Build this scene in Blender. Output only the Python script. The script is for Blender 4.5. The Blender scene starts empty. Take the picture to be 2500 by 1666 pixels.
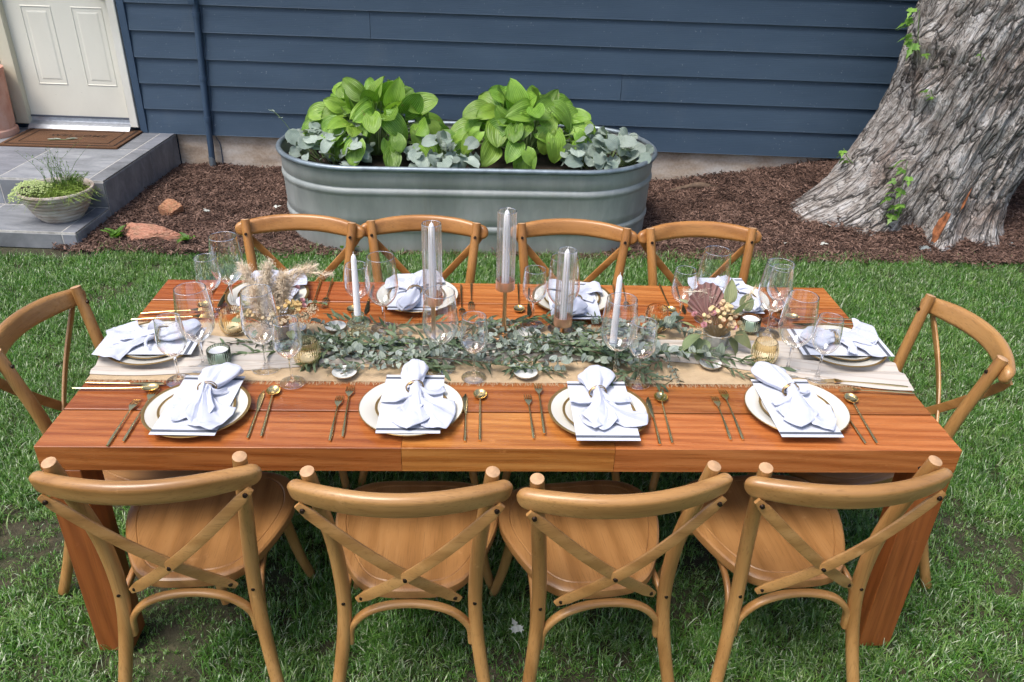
import bpy, bmesh, math, random
import numpy as np
from mathutils import Vector, Matrix, Euler, Quaternion

S = bpy.context.scene
COL = S.collection
random.seed(7)
RNG = np.random.default_rng(7)
PI = math.pi
rad = math.radians

# ------------------------------------------------------------------ camera
cam_d = bpy.data.cameras.new('camera')
cam = bpy.data.objects.new('camera', cam_d)
COL.objects.link(cam)
S.camera = cam
cam_d.sensor_width = 36.0
cam_d.lens = 28.257
cam_d.clip_start = 0.05
cam_d.clip_end = 500
_r = Vector((0.99909369, -0.03124615, 0.02890451))
_d = Vector((0.00991428, -0.48956141, -0.87191246))
_f = Vector((0.04139443, 0.87140881, -0.48880793))
cam.matrix_world = Matrix(((_r.x, -_d.x, -_f.x, -0.08157), (_r.y, -_d.y, -_f.y, -1.68821), (_r.z, -_d.z, -_f.z, 2.02847), (0, 0, 0, 1)))

# ------------------------------------------------------------------ sky and sun
SUN_EL, SUN_AZ = 63, -130      # azimuth of the sun seen from the table, degrees from +y clockwise
w = bpy.data.worlds.new('World')
S.world = w
w.use_nodes = True
nt = w.node_tree
sky = nt.nodes.new('ShaderNodeTexSky')
sky.sky_type = 'NISHITA'
sky.sun_disc = False
sky.sun_elevation = rad(SUN_EL)
sky.sun_rotation = rad(SUN_AZ)
sky.air_density = 1.0
sky.dust_density = 3.0
sky.ozone_density = 0.7
bg = nt.nodes['Background']
bg.inputs['Strength'].default_value = 0.15
nt.links.new(sky.outputs[0], bg.inputs['Color'])
sun_d = bpy.data.lights.new('sun', 'SUN')
sun_d.energy = 2.6
sun_d.angle = rad(28)
sun_d.color = (1.0, 0.955, 0.89)
sun = bpy.data.objects.new('sun', sun_d)
COL.objects.link(sun)
_sd = Vector((math.sin(rad(SUN_AZ)) * math.cos(rad(SUN_EL)), math.cos(rad(SUN_AZ)) * math.cos(rad(SUN_EL)), math.sin(rad(SUN_EL))))
sun.rotation_euler = _sd.to_track_quat('Z', 'Y').to_euler()
S.view_settings.view_transform = 'Standard'
S.view_settings.look = 'None'
S.view_settings.gamma = 1.0
S.view_settings.use_curve_mapping = False
S.view_settings.exposure = 0.48
S.cycles.use_denoising = True
S.cycles.use_adaptive_sampling = True
S.cycles.adaptive_threshold = .03
S.cycles.max_bounces = 9
S.cycles.diffuse_bounces = 3
S.cycles.transparent_max_bounces = 24
S.cycles.transmission_bounces = 12
S.cycles.sample_clamp_indirect = 6.0

# ------------------------------------------------------------------ helpers: noise, meshes, objects
_perm = np.random.default_rng(3).permutation(256).astype(np.int64)
_perm = np.concatenate([_perm, _perm, _perm])
_g3 = np.random.default_rng(5).normal(size=(256, 3))
_g3 /= np.linalg.norm(_g3, axis=1)[:, None]


def pn(x, y=0.0, z=0.0):
    """Perlin noise, vectorised."""
    x, y, z = np.broadcast_arrays(np.asarray(x, float), np.asarray(y, float), np.asarray(z, float))
    xi, yi, zi = np.floor(x).astype(np.int64), np.floor(y).astype(np.int64), np.floor(z).astype(np.int64)
    xf, yf, zf = x - xi, y - yi, z - zi
    xi, yi, zi = xi & 255, yi & 255, zi & 255
    fade = lambda t: t * t * t * (t * (t * 6 - 15) + 10)
    u, v, ww = fade(xf), fade(yf), fade(zf)

    def g(i, j, k):
        h = _perm[_perm[_perm[xi + i] + yi + j] + zi + k]
        gg = _g3[h]
        return gg[..., 0] * (xf - i) + gg[..., 1] * (yf - j) + gg[..., 2] * (zf - k)
    L = lambda a, b, t: a + t * (b - a)
    return L(L(L(g(0, 0, 0), g(1, 0, 0), u), L(g(0, 1, 0), g(1, 1, 0), u), v),
             L(L(g(0, 0, 1), g(1, 0, 1), u), L(g(0, 1, 1), g(1, 1, 1), u), v), ww) * 1.6


def fbm(x, y=0.0, z=0.0, o=4):
    s, a = 0, 1
    for i in range(o):
        f = 2.0 ** i
        s = s + a * pn(x * f + 7.3 * i, y * f + 1.7 * i, z * f + 3.1 * i)
        a *= .5
    return s


def sm(a, b, x):
    t = np.clip((x - a) / (b - a), 0, 1)
    return t * t * (3 - 2 * t)


class MB:
    """collects vertices and faces of one mesh"""
    def __init__(s):
        s.v, s.f, s.uv = [], [], []

    def add(s, v, f):
        o = len(s.v)
        s.v += [tuple(p) for p in v]
        s.f += [tuple(i + o for i in q) for q in f]
        return s

    def box(s, c, d, rz=0.0, bev=0.0):
        bm = bmesh.new()
        bmesh.ops.create_cube(bm, size=1)
        bmesh.ops.scale(bm, vec=d, verts=bm.verts)
        if bev:
            bmesh.ops.bevel(bm, geom=list(bm.edges), offset=bev, segments=2 if bev > .004 else 1, affect='EDGES', profile=.6)
        M = Matrix.Translation(c) @ Matrix.Rotation(rz, 4, 'Z')
        bm.verts.index_update()
        s.add([M @ v.co for v in bm.verts], [[v.index for v in f.verts] for f in bm.faces])
        bm.free()
        return s

    def lathe(s, prof, n=24, c=(0, 0, 0), flute=0, famp=0.0, fsel=None, closed=False):
        """prof: (r, z) pairs from bottom to top"""
        v = []
        for k, (r, z) in enumerate(prof):
            for i in range(n):
                a = 2 * PI * i / n
                rr = r * (1 + (famp * math.cos(flute * a) if flute and (fsel is None or fsel(z, k)) else 0))
                v.append((c[0] + rr * math.cos(a), c[1] + rr * math.sin(a), c[2] + z))
        f = []
        m = len(prof)
        for k in range(m - 1 + (1 if closed else 0)):
            k2 = (k + 1) % m
            for i in range(n):
                j = (i + 1) % n
                f.append((k * n + i, k * n + j, k2 * n + j, k2 * n + i))
        if not closed:
            if prof[-1][0] > 1e-5 and getattr(s, 'captop', False):
                f.append(tuple((m - 1) * n + i for i in range(n)))
        return s.add(v, f)

    def sweep(s, path, prof, up=(0, 0, 1), cap=True, scale=None, twist=None):
        """sweep 2D profile [(a, b)]: a along side, b along up"""
        P = [Vector(p) for p in path]
        n = len(prof)
        v, f = [], []
        U = Vector(up)
        for i, p in enumerate(P):
            t = (P[min(i + 1, len(P) - 1)] - P[max(i - 1, 0)]).normalized()
            side = t.cross(U)
            if side.length < 1e-4:
                side = t.cross(Vector((1, 0.01, 0)))
            side.normalize()
            b = side.cross(t).normalized()
            sc = scale[i] if scale is not None else 1.0
            if not hasattr(sc, '__len__'):
                sc = (sc, sc)
            for (x, y) in prof:
                v.append(p + side * x * sc[0] + b * y * sc[1])
        for i in range(len(P) - 1):
            for k in range(n):
                j = (k + 1) % n
                f.append((i * n + k, i * n + j, (i + 1) * n + j, (i + 1) * n + k))
        if cap:
            f.append(tuple(reversed(range(n))))
            f.append(tuple((len(P) - 1) * n + k for k in range(n)))
        return s.add(v, f)

    def tube(s, path, r, n=8, up=(0.13, 0.21, 0.97), cap=True):
        rs = r if hasattr(r, '__len__') else [r] * len(path)
        P = [Vector(p) for p in path]
        T = [(P[min(i + 1, len(P) - 1)] - P[max(i - 1, 0)]).normalized() for i in range(len(P))]
        e = T[0].cross(Vector((.31, .17, .05)) if abs(T[0].x) < .9 else Vector((0, .2, .9))).normalized()
        v, f = [], []
        for i, p in enumerate(P):
            e = (e - T[i] * e.dot(T[i])).normalized()
            b = T[i].cross(e)
            for k in range(n):
                a = 2 * PI * k / n
                v.append(p + (e * math.cos(a) + b * math.sin(a)) * rs[i])
        for i in range(len(P) - 1):
            for k in range(n):
                j = (k + 1) % n
                f.append((i * n + k, i * n + j, (i + 1) * n + j, (i + 1) * n + k))
        if cap:
            f.append(tuple(reversed(range(n))))
            f.append(tuple((len(P) - 1) * n + k for k in range(n)))
        return s.add(v, f)

    def grid(s, fn, nu, nv, closeu=False):
        v = [fn(i / (nu - (0 if closeu else 1)), j / (nv - 1)) for j in range(nv) for i in range(nu)]
        f = []
        for j in range(nv - 1):
            for i in range(nu if closeu else nu - 1):
                k = (i + 1) % nu
                f.append((j * nu + i, j * nu + k, (j + 1) * nu + k, (j + 1) * nu + i))
        return s.add(v, f)

    def mesh(s, name, mat=None, smooth=True, sharp=40):
        me = bpy.data.meshes.new(name)
        me.from_pydata(s.v, [], s.f)
        if mat:
            me.materials.append(mat)
        if smooth:
            me.polygons.foreach_set('use_smooth', [True] * len(me.polygons))
            me.update()
            try:
                me.set_sharp_from_angle(angle=rad(sharp))
            except Exception:
                pass
        me.update()
        return me

    def obj(s, name, mat=None, parent=None, smooth=True, sharp=40, **k):
        return link(name, s.mesh(name, mat, smooth, sharp), parent, **k)


def circ(r, n, ry=None):
    ry = r if ry is None else ry
    return [(r * math.cos(2 * PI * i / n), ry * math.sin(2 * PI * i / n)) for i in range(n)]


def rrect(w, h, b, seg=3):
    """rounded rectangle profile"""
    o = []
    for cx, cy, a0 in ((w / 2 - b, h / 2 - b, 0), (-w / 2 + b, h / 2 - b, 90), (-w / 2 + b, -h / 2 + b, 180), (w / 2 - b, -h / 2 + b, 270)):
        for i in range(seg + 1):
            a = rad(a0 + 90 * i / seg)
            o.append((cx + b * math.cos(a), cy + b * math.sin(a)))
    return o


def bez(pts, n=12):
    """Catmull-Rom through the points"""
    P = [Vector(p) for p in pts]
    P = [P[0] * 2 - P[1]] + P + [P[-1] * 2 - P[-2]]
    out = []
    for i in range(1, len(P) - 2):
        for k in range(n):
            t = k / n
            a, b, c, d = P[i - 1:i + 3]
            out.append(.5 * ((2 * b) + (c - a) * t + (2 * a - 5 * b + 4 * c - d) * t * t + (3 * b - a - 3 * c + d) * t ** 3))
    out.append(P[-2])
    return out


def npmesh(name, V, F, mat=None, smooth=True):
    me = bpy.data.meshes.new(name)
    V = np.asarray(V, np.float32)
    F = np.asarray(F, np.int32)
    me.vertices.add(len(V))
    me.vertices.foreach_set('co', V.ravel())
    k = F.shape[1]
    me.loops.add(F.size)
    me.loops.foreach_set('vertex_index', F.ravel())
    me.polygons.add(len(F))
    me.polygons.foreach_set('loop_start', np.arange(0, F.size, k, dtype=np.int32))
    me.polygons.foreach_set('loop_total', np.full(len(F), k, np.int32))
    if smooth:
        me.polygons.foreach_set('use_smooth', np.ones(len(F), bool))
    me.update(calc_edges=True)
    me.validate()
    if mat:
        me.materials.append(mat)
    return me


def gridfaces(nu, nv, closeu=False):
    i = np.arange(nu if closeu else nu - 1)
    j = np.arange(nv - 1)
    I, J = np.meshgrid(i, j)
    K = (I + 1) % nu
    return np.stack([J * nu + I, J * nu + K, (J + 1) * nu + K, (J + 1) * nu + I], -1).reshape(-1, 4)


def setuv(me, uv):
    """uv per vertex"""
    l = me.uv_layers.new(name='UVMap')
    vi = np.empty(len(me.loops), np.int32)
    me.loops.foreach_get('vertex_index', vi)
    l.data.foreach_set('uv', np.asarray(uv, np.float32)[vi].ravel())


def link(name, data, parent=None, loc=None, rot=None, scale=None, color=None):
    o = bpy.data.objects.new(name, data)
    COL.objects.link(o)
    if parent is not None:
        o.parent = parent
    if loc is not None:
        o.location = loc
    if rot is not None:
        o.rotation_euler = rot
    if scale is not None:
        o.scale = scale if hasattr(scale, '__len__') else (scale,) * 3
    if color is not None:
        o.color = (*color, 1)
    return o


def tag(o, label=None, cat=None, group=None, kind=None):
    for k, x in (('label', label), ('category', cat), ('group', group), ('kind', kind)):
        if x:
            o[k] = x
    return o


def thing(name, label, cat, loc=(0, 0, 0), rz=0.0, group=None):
    return tag(link(name, None, loc=loc, rot=(0, 0, rz)), label, cat, group)


def dup(o, parent=None, top=True):
    c = o.copy()
    COL.objects.link(c)
    c.parent = parent
    for ch in list(o.children):
        dup(ch, c, False)
    return c


# ------------------------------------------------------------------ helpers: materials
class Mat:
    def __init__(s, name):
        s.m = bpy.data.materials.new(name)
        s.m.use_nodes = True
        s.t = s.m.node_tree
        s.b = s.t.nodes['Principled BSDF']
        s.out = s.t.nodes['Material Output']

    def n(s, ty, props=None, **inp):
        nd = s.t.nodes.new('ShaderNode' + ty)
        for k, x in (props or {}).items():
            setattr(nd, k, x)
        for k, x in inp.items():
            s.set(nd, k, x)
        return nd

    def set(s, nd, k, x):
        k = k.replace('_', ' ')
        if k.isdigit() or (k.startswith('i') and k[1:].isdigit()):
            sock = nd.inputs[int(k.lstrip('i'))]
        else:
            sock = nd.inputs[k]
        if hasattr(x, 'outputs'):
            x = x.outputs[0]
        if isinstance(x, bpy.types.NodeSocket):
            s.t.links.new(x, sock)
        elif hasattr(x, '__len__') and sock.type == 'RGBA' and len(x) == 3:
            sock.default_value = (*x, 1)
        else:
            sock.default_value = x

    def p(s, **inp):
        for k, x in inp.items():
            s.set(s.b, k, x)
        return s

    def co(s, which='Object', scale=(1, 1, 1), rnd=0.0, rot=(0, 0, 0)):
        tc = s.n('TexCoord')
        v = tc.outputs[which]
        if rnd:
            oi = s.n('ObjectInfo')
            mul = s.n('Math', {'operation': 'MULTIPLY'}, i0=oi.outputs['Random'], i1=rnd)
            v = s.n('VectorMath', {'operation': 'ADD'}, i0=v, i1=mul).outputs[0]
        return s.n('Mapping', None, Vector=v, Scale=scale, Rotation=rot).outputs[0]

    def noise(s, vec=None, scale=5.0, detail=4.0, rough=.55, dist=0.0):
        nd = s.n('TexNoise', None, Scale=scale, Detail=detail, Roughness=rough, Distortion=dist)
        if vec is not None:
            s.set(nd, 'Vector', vec)
        return nd.outputs['Fac']

    def ramp(s, fac, stops):
        nd = s.n('ValToRGB', None, Fac=fac)
        e = nd.color_ramp.elements
        while len(e) < len(stops):
            e.new(.5)
        for q, (pos, c) in zip(e, stops):
            q.position = pos
            q.color = (*c, 1) if hasattr(c, '__len__') else (c, c, c, 1)
        return nd.outputs['Color']

    def mix(s, fac, a, b, mode='MIX'):
        nd = s.n('Mix', {'data_type': 'RGBA', 'blend_type': mode})
        s.set(nd, 'i0', fac)
        s.set(nd, 'i6', a)
        s.set(nd, 'i7', b)
        return nd.outputs[2]

    def math(s, op, a, b=0.0):
        return s.n('Math', {'operation': op}, i0=a, i1=b).outputs[0]

    def bump(s, h, strength=.3, dist=.002):
        nd = s.n('Bump', None, Strength=strength, Distance=dist, Height=h)
        s.set(s.b, 'Normal', nd)
        return s

    def objcol(s):
        return s.n('ObjectInfo').outputs['Color']


def plain(name, col, rough=.5, metal=0.0, var=0.0, vscale=8.0, bump=0.0, bscale=60.0, spec=None, obj=False):
    g = Mat(name)
    c = col
    if var or obj:
        f = g.noise(g.co(), vscale, 5)
        c = g.ramp(f, [(.3, tuple(x * (1 - var) for x in col)), (.7, tuple(min(1, x * (1 + var)) for x in col))])
        if obj:
            c = g.mix(1.0, c, g.objcol(), 'MULTIPLY')
    g.p(Base_Color=c, Roughness=rough, Metallic=metal)
    if spec is not None:
        g.p(Specular_IOR_Level=spec)
    if bump:
        g.bump(g.noise(g.co(), bscale, 4), bump, .002)
    return g.m


def wood(name, axis, cols, rough=.4, fine=70.0, coat=0.0, obj=True, rings=9.0, bumps=.12):
    """grain running along the object's axis"""
    g = Mat(name)
    sc = [1.0, 1.0, 1.0]
    sc['xyz'.index(axis)] = .06
    v = g.co('Object', tuple(sc), 13.0)
    a = g.noise(v, rings, 3, .5, .6)
    b = g.noise(v, fine, 5, .65)
    sc2 = [1.0, 1.0, 1.0]
    sc2['xyz'.index(axis)] = .02
    v2 = g.co('Object', tuple(sc2), 5.0)
    pores = g.noise(v2, fine * 4.5, 2, .5)
    wv = g.n('TexWave', {'wave_type': 'BANDS', 'bands_direction': 'DIAGONAL'}, Vector=v, Scale=rings * .9, Distortion=7.0, Detail=3.0, Detail_Scale=1.2).outputs['Fac']
    f = g.math('ADD', g.math('MULTIPLY', a, .55), g.math('MULTIPLY', wv, .2))
    f = g.math('ADD', f, g.math('MULTIPLY', b, .3))
    c = g.ramp(f, [(.30, cols[0]), (.52, cols[1]), (.76, cols[2])])
    c = g.mix(g.ramp(pores, [(.33, .35), (.44, 0.0)]), c, tuple(x * .6 for x in cols[0]))
    wear = g.noise(g.co('Object', (1, 1, 1), 31.0), 16, 7, .72)
    c = g.mix(g.ramp(wear, [(.62, 0.0), (.72, .30)]), c, tuple(min(1, x * 1.5 + .05) for x in cols[2]))
    c = g.mix(g.ramp(wear, [(.28, .35), (.38, 0.0)]), c, tuple(x * .7 for x in cols[0]))
    if obj:
        c = g.mix(1.0, c, g.objcol(), 'MULTIPLY')
    g.p(Base_Color=c, Roughness=g.ramp(b, [(.3, rough - .07), (.7, rough + .1)]), Coat_Weight=coat, Coat_Roughness=.25)
    g.bump(g.math('ADD', g.math('MULTIPLY', b, .6), g.math('MULTIPLY', pores, .6)), bumps, .0015)
    return g.m


M = {}
M['oak_x'] = wood('oak_x', 'x', [(.25, .118, .035), (.365, .185, .060), (.45, .245, .088)], .34, 60, .2)
M['oak_y'] = wood('oak_y', 'y', [(.20, .092, .028), (.29, .138, .045), (.355, .178, .062)], .36, 95, .15)
M['oak_z'] = wood('oak_z', 'z', [(.25, .118, .035), (.365, .185, .060), (.45, .245, .088)], .34, 60, .2)
M['oak_end'] = plain('oak_end', (.50, .30, .16), .6, var=.25, vscale=40)
M['table_x'] = wood('table_x', 'x', [(.27, .074, .018), (.42, .140, .038), (.55, .215, .070)], .27, 75, .2, rings=20)
M['table_z'] = wood('table_z', 'z', [(.20, .055, .013), (.28, .082, .020), (.35, .110, .028)], .42, 60, .1, rings=20)
M['black_bolt'] = plain('black_bolt', (.035, .022, .016), .38, .7)
M['gold'] = plain('gold', (.93, .69, .31), .2, 1.0)
M['brass'] = plain('brass', (.86, .54, .30), .28, 1.0)
M['copper'] = plain('copper', (.90, .50, .33), .36, .9)
M['porcelain'] = plain('porcelain', (.65, .625, .555), .12)
M['dish_white'] = plain('dish_white', (.72, .72, .70), .14)
M['gold_line'] = plain('gold_line', (.42, .26, .09), .3, .75)
M['paper'] = plain('paper', (.60, .625, .70), .75)
M['ink'] = plain('ink', (.085, .095, .12), .8)
M['ink_soft'] = plain('ink_soft', (.26, .28, .32), .8)
M['wax'] = plain('wax', (.86, .85, .86), .45)
M['wax'].node_tree.nodes['Principled BSDF'].inputs['Subsurface Weight'].default_value = .1
M['wax'].node_tree.nodes['Principled BSDF'].inputs['Subsurface Radius'].default_value = (.01, .008, .006)
M['wick'] = plain('wick', (.75, .74, .72), .9)


def _cloth():
    g = Mat('napkin_cloth')
    u = g.n('TexWave', {'bands_direction': 'X'}, Vector=g.co(), Scale=380.0).outputs['Fac']
    v = g.n('TexWave', {'bands_direction': 'Y'}, Vector=g.co(), Scale=380.0).outputs['Fac']
    g.p(Base_Color=(.595, .62, .725), Roughness=.9, Sheen_Weight=.1)
    g.bump(g.math('ADD', u, v), .08, .0006)
    tr = g.n('BsdfTranslucent', None, Color=(.8, .82, .9))
    mx = g.n('MixShader', None, i0=.12, i1=g.b, i2=tr)
    g.set(g.out, 'Surface', mx)
    return g.m


M['napkin'] = _cloth()


def _burlap():
    g = Mat('burlap')
    c = g.co()
    u = g.n('TexWave', {'bands_direction': 'X'}, Vector=c, Scale=95.0, Distortion=1.2, Detail=2.0).outputs['Fac']
    v = g.n('TexWave', {'bands_direction': 'Y'}, Vector=c, Scale=95.0, Distortion=1.2, Detail=2.0).outputs['Fac']
    h = g.math('MAXIMUM', u, v)
    nz = g.noise(c, 30, 5)
    col = g.ramp(g.math('ADD', g.math('MULTIPLY', h, .6), g.math('MULTIPLY', nz, .4)), [(.25, (.20, .125, .065)), (.6, (.50, .36, .215)), (.9, (.66, .51, .33))])
    g.p(Base_Color=col, Roughness=.95)
    g.bump(h, .5, .0015)
    return g.m


M['burlap'] = _burlap()


def _gauze():
    g = Mat('gauze')
    uv = g.n('TexCoord').outputs['UV']
    sp = g.n('SeparateXYZ', None, Vector=uv)
    st = g.n('TexWave', {'bands_direction': 'Y'}, Vector=uv, Scale=1.7, Distortion=1.6, Detail=2.0).outputs['Fac']
    col = g.ramp(st, [(.30, (.52, .475, .425)), (.55, (.43, .365, .315)), (.78, (.52, .475, .425))])
    g.p(Base_Color=col, Roughness=.95)
    g.bump(g.noise(g.co('Object', (1, 1, 1)), 400, 2), .15, .001)
    return g.m


M['gauze'] = _gauze()


def thin_glass(name, tint=(.985, .99, .99), rough=.01, boost=1.75, power=2.1, base=.075):
    g = Mat(name)
    fc = g.n('LayerWeight', None, Blend=.5).outputs['Facing']
    fac = g.math('ADD', g.math('MULTIPLY', g.math('POWER', fc, power), boost * .8), base)
    tr = g.n('BsdfTransparent', None, Color=tint)
    gl = g.n('BsdfGlossy', None, Color=(1, 1, 1), Roughness=rough)
    mx = g.n('MixShader', None, i0=fac, i1=tr, i2=gl)
    g.set(g.out, 'Surface', mx)
    return g.m


def solid_glass(name, tint, rough=.02, ior=1.45):
    g = Mat(name)
    g.p(Base_Color=tint, Roughness=rough, Transmission_Weight=1.0, IOR=ior)
    return g.m


M['thin_glass'] = thin_glass('thin_glass')
M['stem_glass'] = solid_glass('stem_glass', (1, 1, 1), 0.0, 1.4)
M['chimney_glass'] = thin_glass('chimney_glass', (1, 1, 1), .02, 1.2, 2.2, .06)
M['rim_glass'] = thin_glass('rim_glass', (1, 1, 1), .12, .8, 1.0, .30)
M['amber_glass'] = solid_glass('amber_glass', (.985, .86, .60), .03, 1.36)
M['green_glass'] = solid_glass('green_glass', (.80, .95, .82), .03, 1.38)


def _siding():
    g = Mat('siding_paint')
    v = g.co('Object', (.09, 1, 1), 17.0)
    gr = g.n('TexWave', {'bands_direction': 'Z'}, Vector=v, Scale=26.0, Distortion=5.0, Detail=3.0, Detail_Scale=.8).outputs['Fac']
    nz = g.noise(g.co('Object', (.3, 1, 1), 5.0), 5, 4)
    sp = g.noise(g.co('Object', (1, 1, 1), 3.0), 55, 2)
    c = g.ramp(nz, [(.3, (.038, .069, .112)), (.7, (.052, .088, .137))])
    c = g.mix(g.ramp(sp, [(.70, 0.0), (.75, .4)]), c, (.3, .35, .4))
    sm_ = g.noise(g.co('Object', (1, 1, .35), 7.0), 2.2, 6, .7)
    c = g.mix(g.ramp(sm_, [(.55, 0.0), (.8, .35)]), c, (.10, .125, .15))
    g.p(Base_Color=c, Roughness=.55)
    g.bump(gr, .22, .0016)
    return g.m


M['siding'] = _siding()
M['blue_trim'] = plain('blue_trim', (.042, .076, .128), .55, var=.12, vscale=4, bump=.05, bscale=30)


def _dirty_paint(name, col, dirt):
    g = Mat(name)
    a = g.noise(g.co('Object', (1, 1, .5)), 3.0, 6, .6)
    b = g.noise(g.co(), 45, 3, .6)
    c = g.mix(g.ramp(a, [(.42, 0.0), (.75, .55)]), col, dirt)
    c = g.mix(g.ramp(b, [(.72, 0.0), (.78, .6)]), c, tuple(x * .45 for x in dirt))
    g.p(Base_Color=c, Roughness=.45)
    return g.m


M['door_paint'] = _dirty_paint('door_paint', (.80, .775, .67), (.64, .61, .52))
M['trim_white'] = _dirty_paint('trim_white', (.80, .78, .70), (.60, .56, .46))
M['door_jamb'] = _dirty_paint('door_jamb', (.66, .62, .48), (.45, .40, .28))
M['aluminium'] = plain('aluminium', (.50, .53, .58), .42, .75, var=.15, vscale=30)


def _concrete():
    g = Mat('foundation_concrete')
    a = g.noise(g.co('Object', (.6, 1, 1.4)), 3.0, 7, .65)
    b = g.noise(g.co(), 60, 4)
    c = g.ramp(a, [(.32, (.20, .145, .10)), (.45, (.44, .33, .235)), (.56, (.54, .46, .38)), (.7, (.66, .63, .59))])
    c = g.mix(.25, c, g.ramp(b, [(.3, (.15, .12, .1)), (.7, (.6, .55, .5))]))
    g.p(Base_Color=c, Roughness=.95)
    g.bump(g.math('ADD', a, b), .35, .006)
    return g.m


M['concrete'] = _concrete()


def _slate():
    g = Mat('slate_tile')
    v = g.co('Object', (.7, 2.2, 1.2), 9.0)
    a = g.noise(v, 4.0, 7, .62, .8)
    b = g.noise(g.co('Object', (1, 1, 1), 9.0), 40, 4)
    c = g.ramp(a, [(.25, (.115, .122, .135)), (.5, (.205, .215, .235)), (.68, (.28, .29, .315)), (.85, (.42, .43, .45))])
    c = g.mix(1.0, c, g.objcol(), 'MULTIPLY')
    g.p(Base_Color=c, Roughness=g.ramp(b, [(.3, .42), (.7, .6)]))
    g.bump(a, .15, .004)
    return g.m


M['slate'] = _slate()
M['grout'] = plain('grout', (.50, .48, .45), .95, var=.3, vscale=25)


def _galv():
    g = Mat('galvanised_steel')
    v = g.n('TexVoronoi', {'feature': 'F1'}, Vector=g.co('Object', (1, 1, .5)), Scale=26.0)
    a = g.noise(g.co('Object', (1, 1, .28)), 3.2, 6, .65)
    st = g.noise(g.co('Object', (1, 1, .05)), 16, 3)
    c = g.ramp(a, [(.25, (.25, .27, .265)), (.5, (.36, .38, .37)), (.75, (.49, .51, .50))])
    c = g.mix(g.math('MULTIPLY', g.n('SeparateXYZ', None, Vector=v.outputs['Color']).outputs[0], .22), c, (.24, .29, .28))
    c = g.mix(g.ramp(st, [(.60, 0.0), (.78, .45)]), c, (.27, .25, .18))
    zc_ = g.n('SeparateXYZ', None, Vector=g.co()).outputs[2]
    c = g.mix(g.math('MULTIPLY', g.ramp(g.math('ADD', zc_, g.math('MULTIPLY', a, .12)), [(.06, 1.0), (.16, 0.0)]), .45), c, (.20, .16, .12))
    g.p(Base_Color=c, Metallic=.4, Roughness=g.ramp(a, [(.3, .5), (.7, .66)]))
    g.bump(a, .12, .01)
    return g.m


M['galv'] = _galv()
M['galv_rim'] = plain('galv_rim', (.24, .29, .33), .45, .6, var=.25, vscale=14)
M['soil'] = plain('soil', (.030, .020, .014), .95, var=.5, vscale=60, bump=.7, bscale=80)


def _leafmat(name, lo, hi, vein, vstr, rough=.42, trans=.25, veins=9.0, wob=0.0, edge=None):
    g = Mat(name)
    uv = g.n('TexCoord').outputs['UV']
    w1 = g.n('TexWave', {'bands_direction': 'X', 'wave_profile': 'SIN'}, Vector=uv, Scale=veins / 6.283, Distortion=wob, Detail=1.0)
    nz = g.noise(g.co('Object', (1, 1, 1), 9.0), 22, 4)
    oi = g.n('ObjectInfo').outputs['Random']
    f = g.math('ADD', g.math('MULTIPLY', nz, .6), g.math('MULTIPLY', oi, .45))
    c = g.ramp(f, [(.25, lo), (.8, hi)])
    c = g.mix(g.math('MULTIPLY', g.ramp(w1.outputs['Fac'], [(.55, 0.0), (1.0, 1.0)]), vstr), c, vein)
    if edge:
        c = g.mix(g.ramp(g.noise(g.co('Object', (1, 1, 1), 23.0), 16, 4, .6), [(.66, 0.0), (.74, .75)]), c, edge)
    c = g.mix(1.0, c, g.objcol(), 'MULTIPLY')
    g.p(Base_Color=c, Roughness=rough)
    g.bump(w1.outputs['Fac'], .45, .003)
    tr = g.n('BsdfTranslucent', None, Color=g.mix(1.0, c, (1.3, 1.5, .7), 'MULTIPLY'))
    mx = g.n('MixShader', None, i0=trans, i1=g.b, i2=tr)
    g.set(g.out, 'Surface', mx)
    return g.m


M['hosta'] = _leafmat('hosta_leaf', (.10, .235, .022), (.27, .46, .055), (.46, .62, .16), .42, .40, .25, 24.0, .3, edge=(.30, .21, .07))
M['silver'] = _leafmat('silver_leaf', (.21, .275, .235), (.42, .49, .435), (.17, .235, .195), .55, .6, .15, 22.0, 3.5)
M['maple'] = _leafmat('maple_leaf', (.07, .19, .02), (.18, .36, .05), (.3, .45, .12), .4, .45, .3, 6.0, .5)
M['euc'] = _leafmat('eucalyptus_leaf', (.14, .185, .135), (.39, .44, .375), (.44, .48, .41), .2, .6, .12, 6.0, 1.0)
M['willow'] = _leafmat('willow_leaf', (.065, .11, .052), (.175, .235, .13), (.24, .30, .18), .3, .5, .15, 6.28, .0)
M['dry_leaf'] = _leafmat('dry_leaf', (.25, .27, .15), (.42, .43, .28), (.5, .48, .33), .4, .7, .2, 14.0, .8)
M['palm'] = _leafmat('palm_fan', (.27, .14, .13), (.42, .25, .23), (.5, .34, .3), .3, .75, .12, 3.0, .0)
M['stem_green'] = plain('stem_green', (.17, .25, .09), .6, var=.3)
M['stem_brown'] = plain('stem_brown', (.13, .085, .055), .75, var=.3, vscale=30)
M['stem_dry'] = plain('stem_dry', (.33, .24, .12), .85, var=.3, vscale=30)
M['blossom'] = plain('blossom', (.60, .46, .25), .9, var=.25, vscale=90, bump=.8, bscale=400, obj=True)
M['pampas'] = plain('pampas', (.84, .74, .60), .95, var=.2, obj=True)


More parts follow.
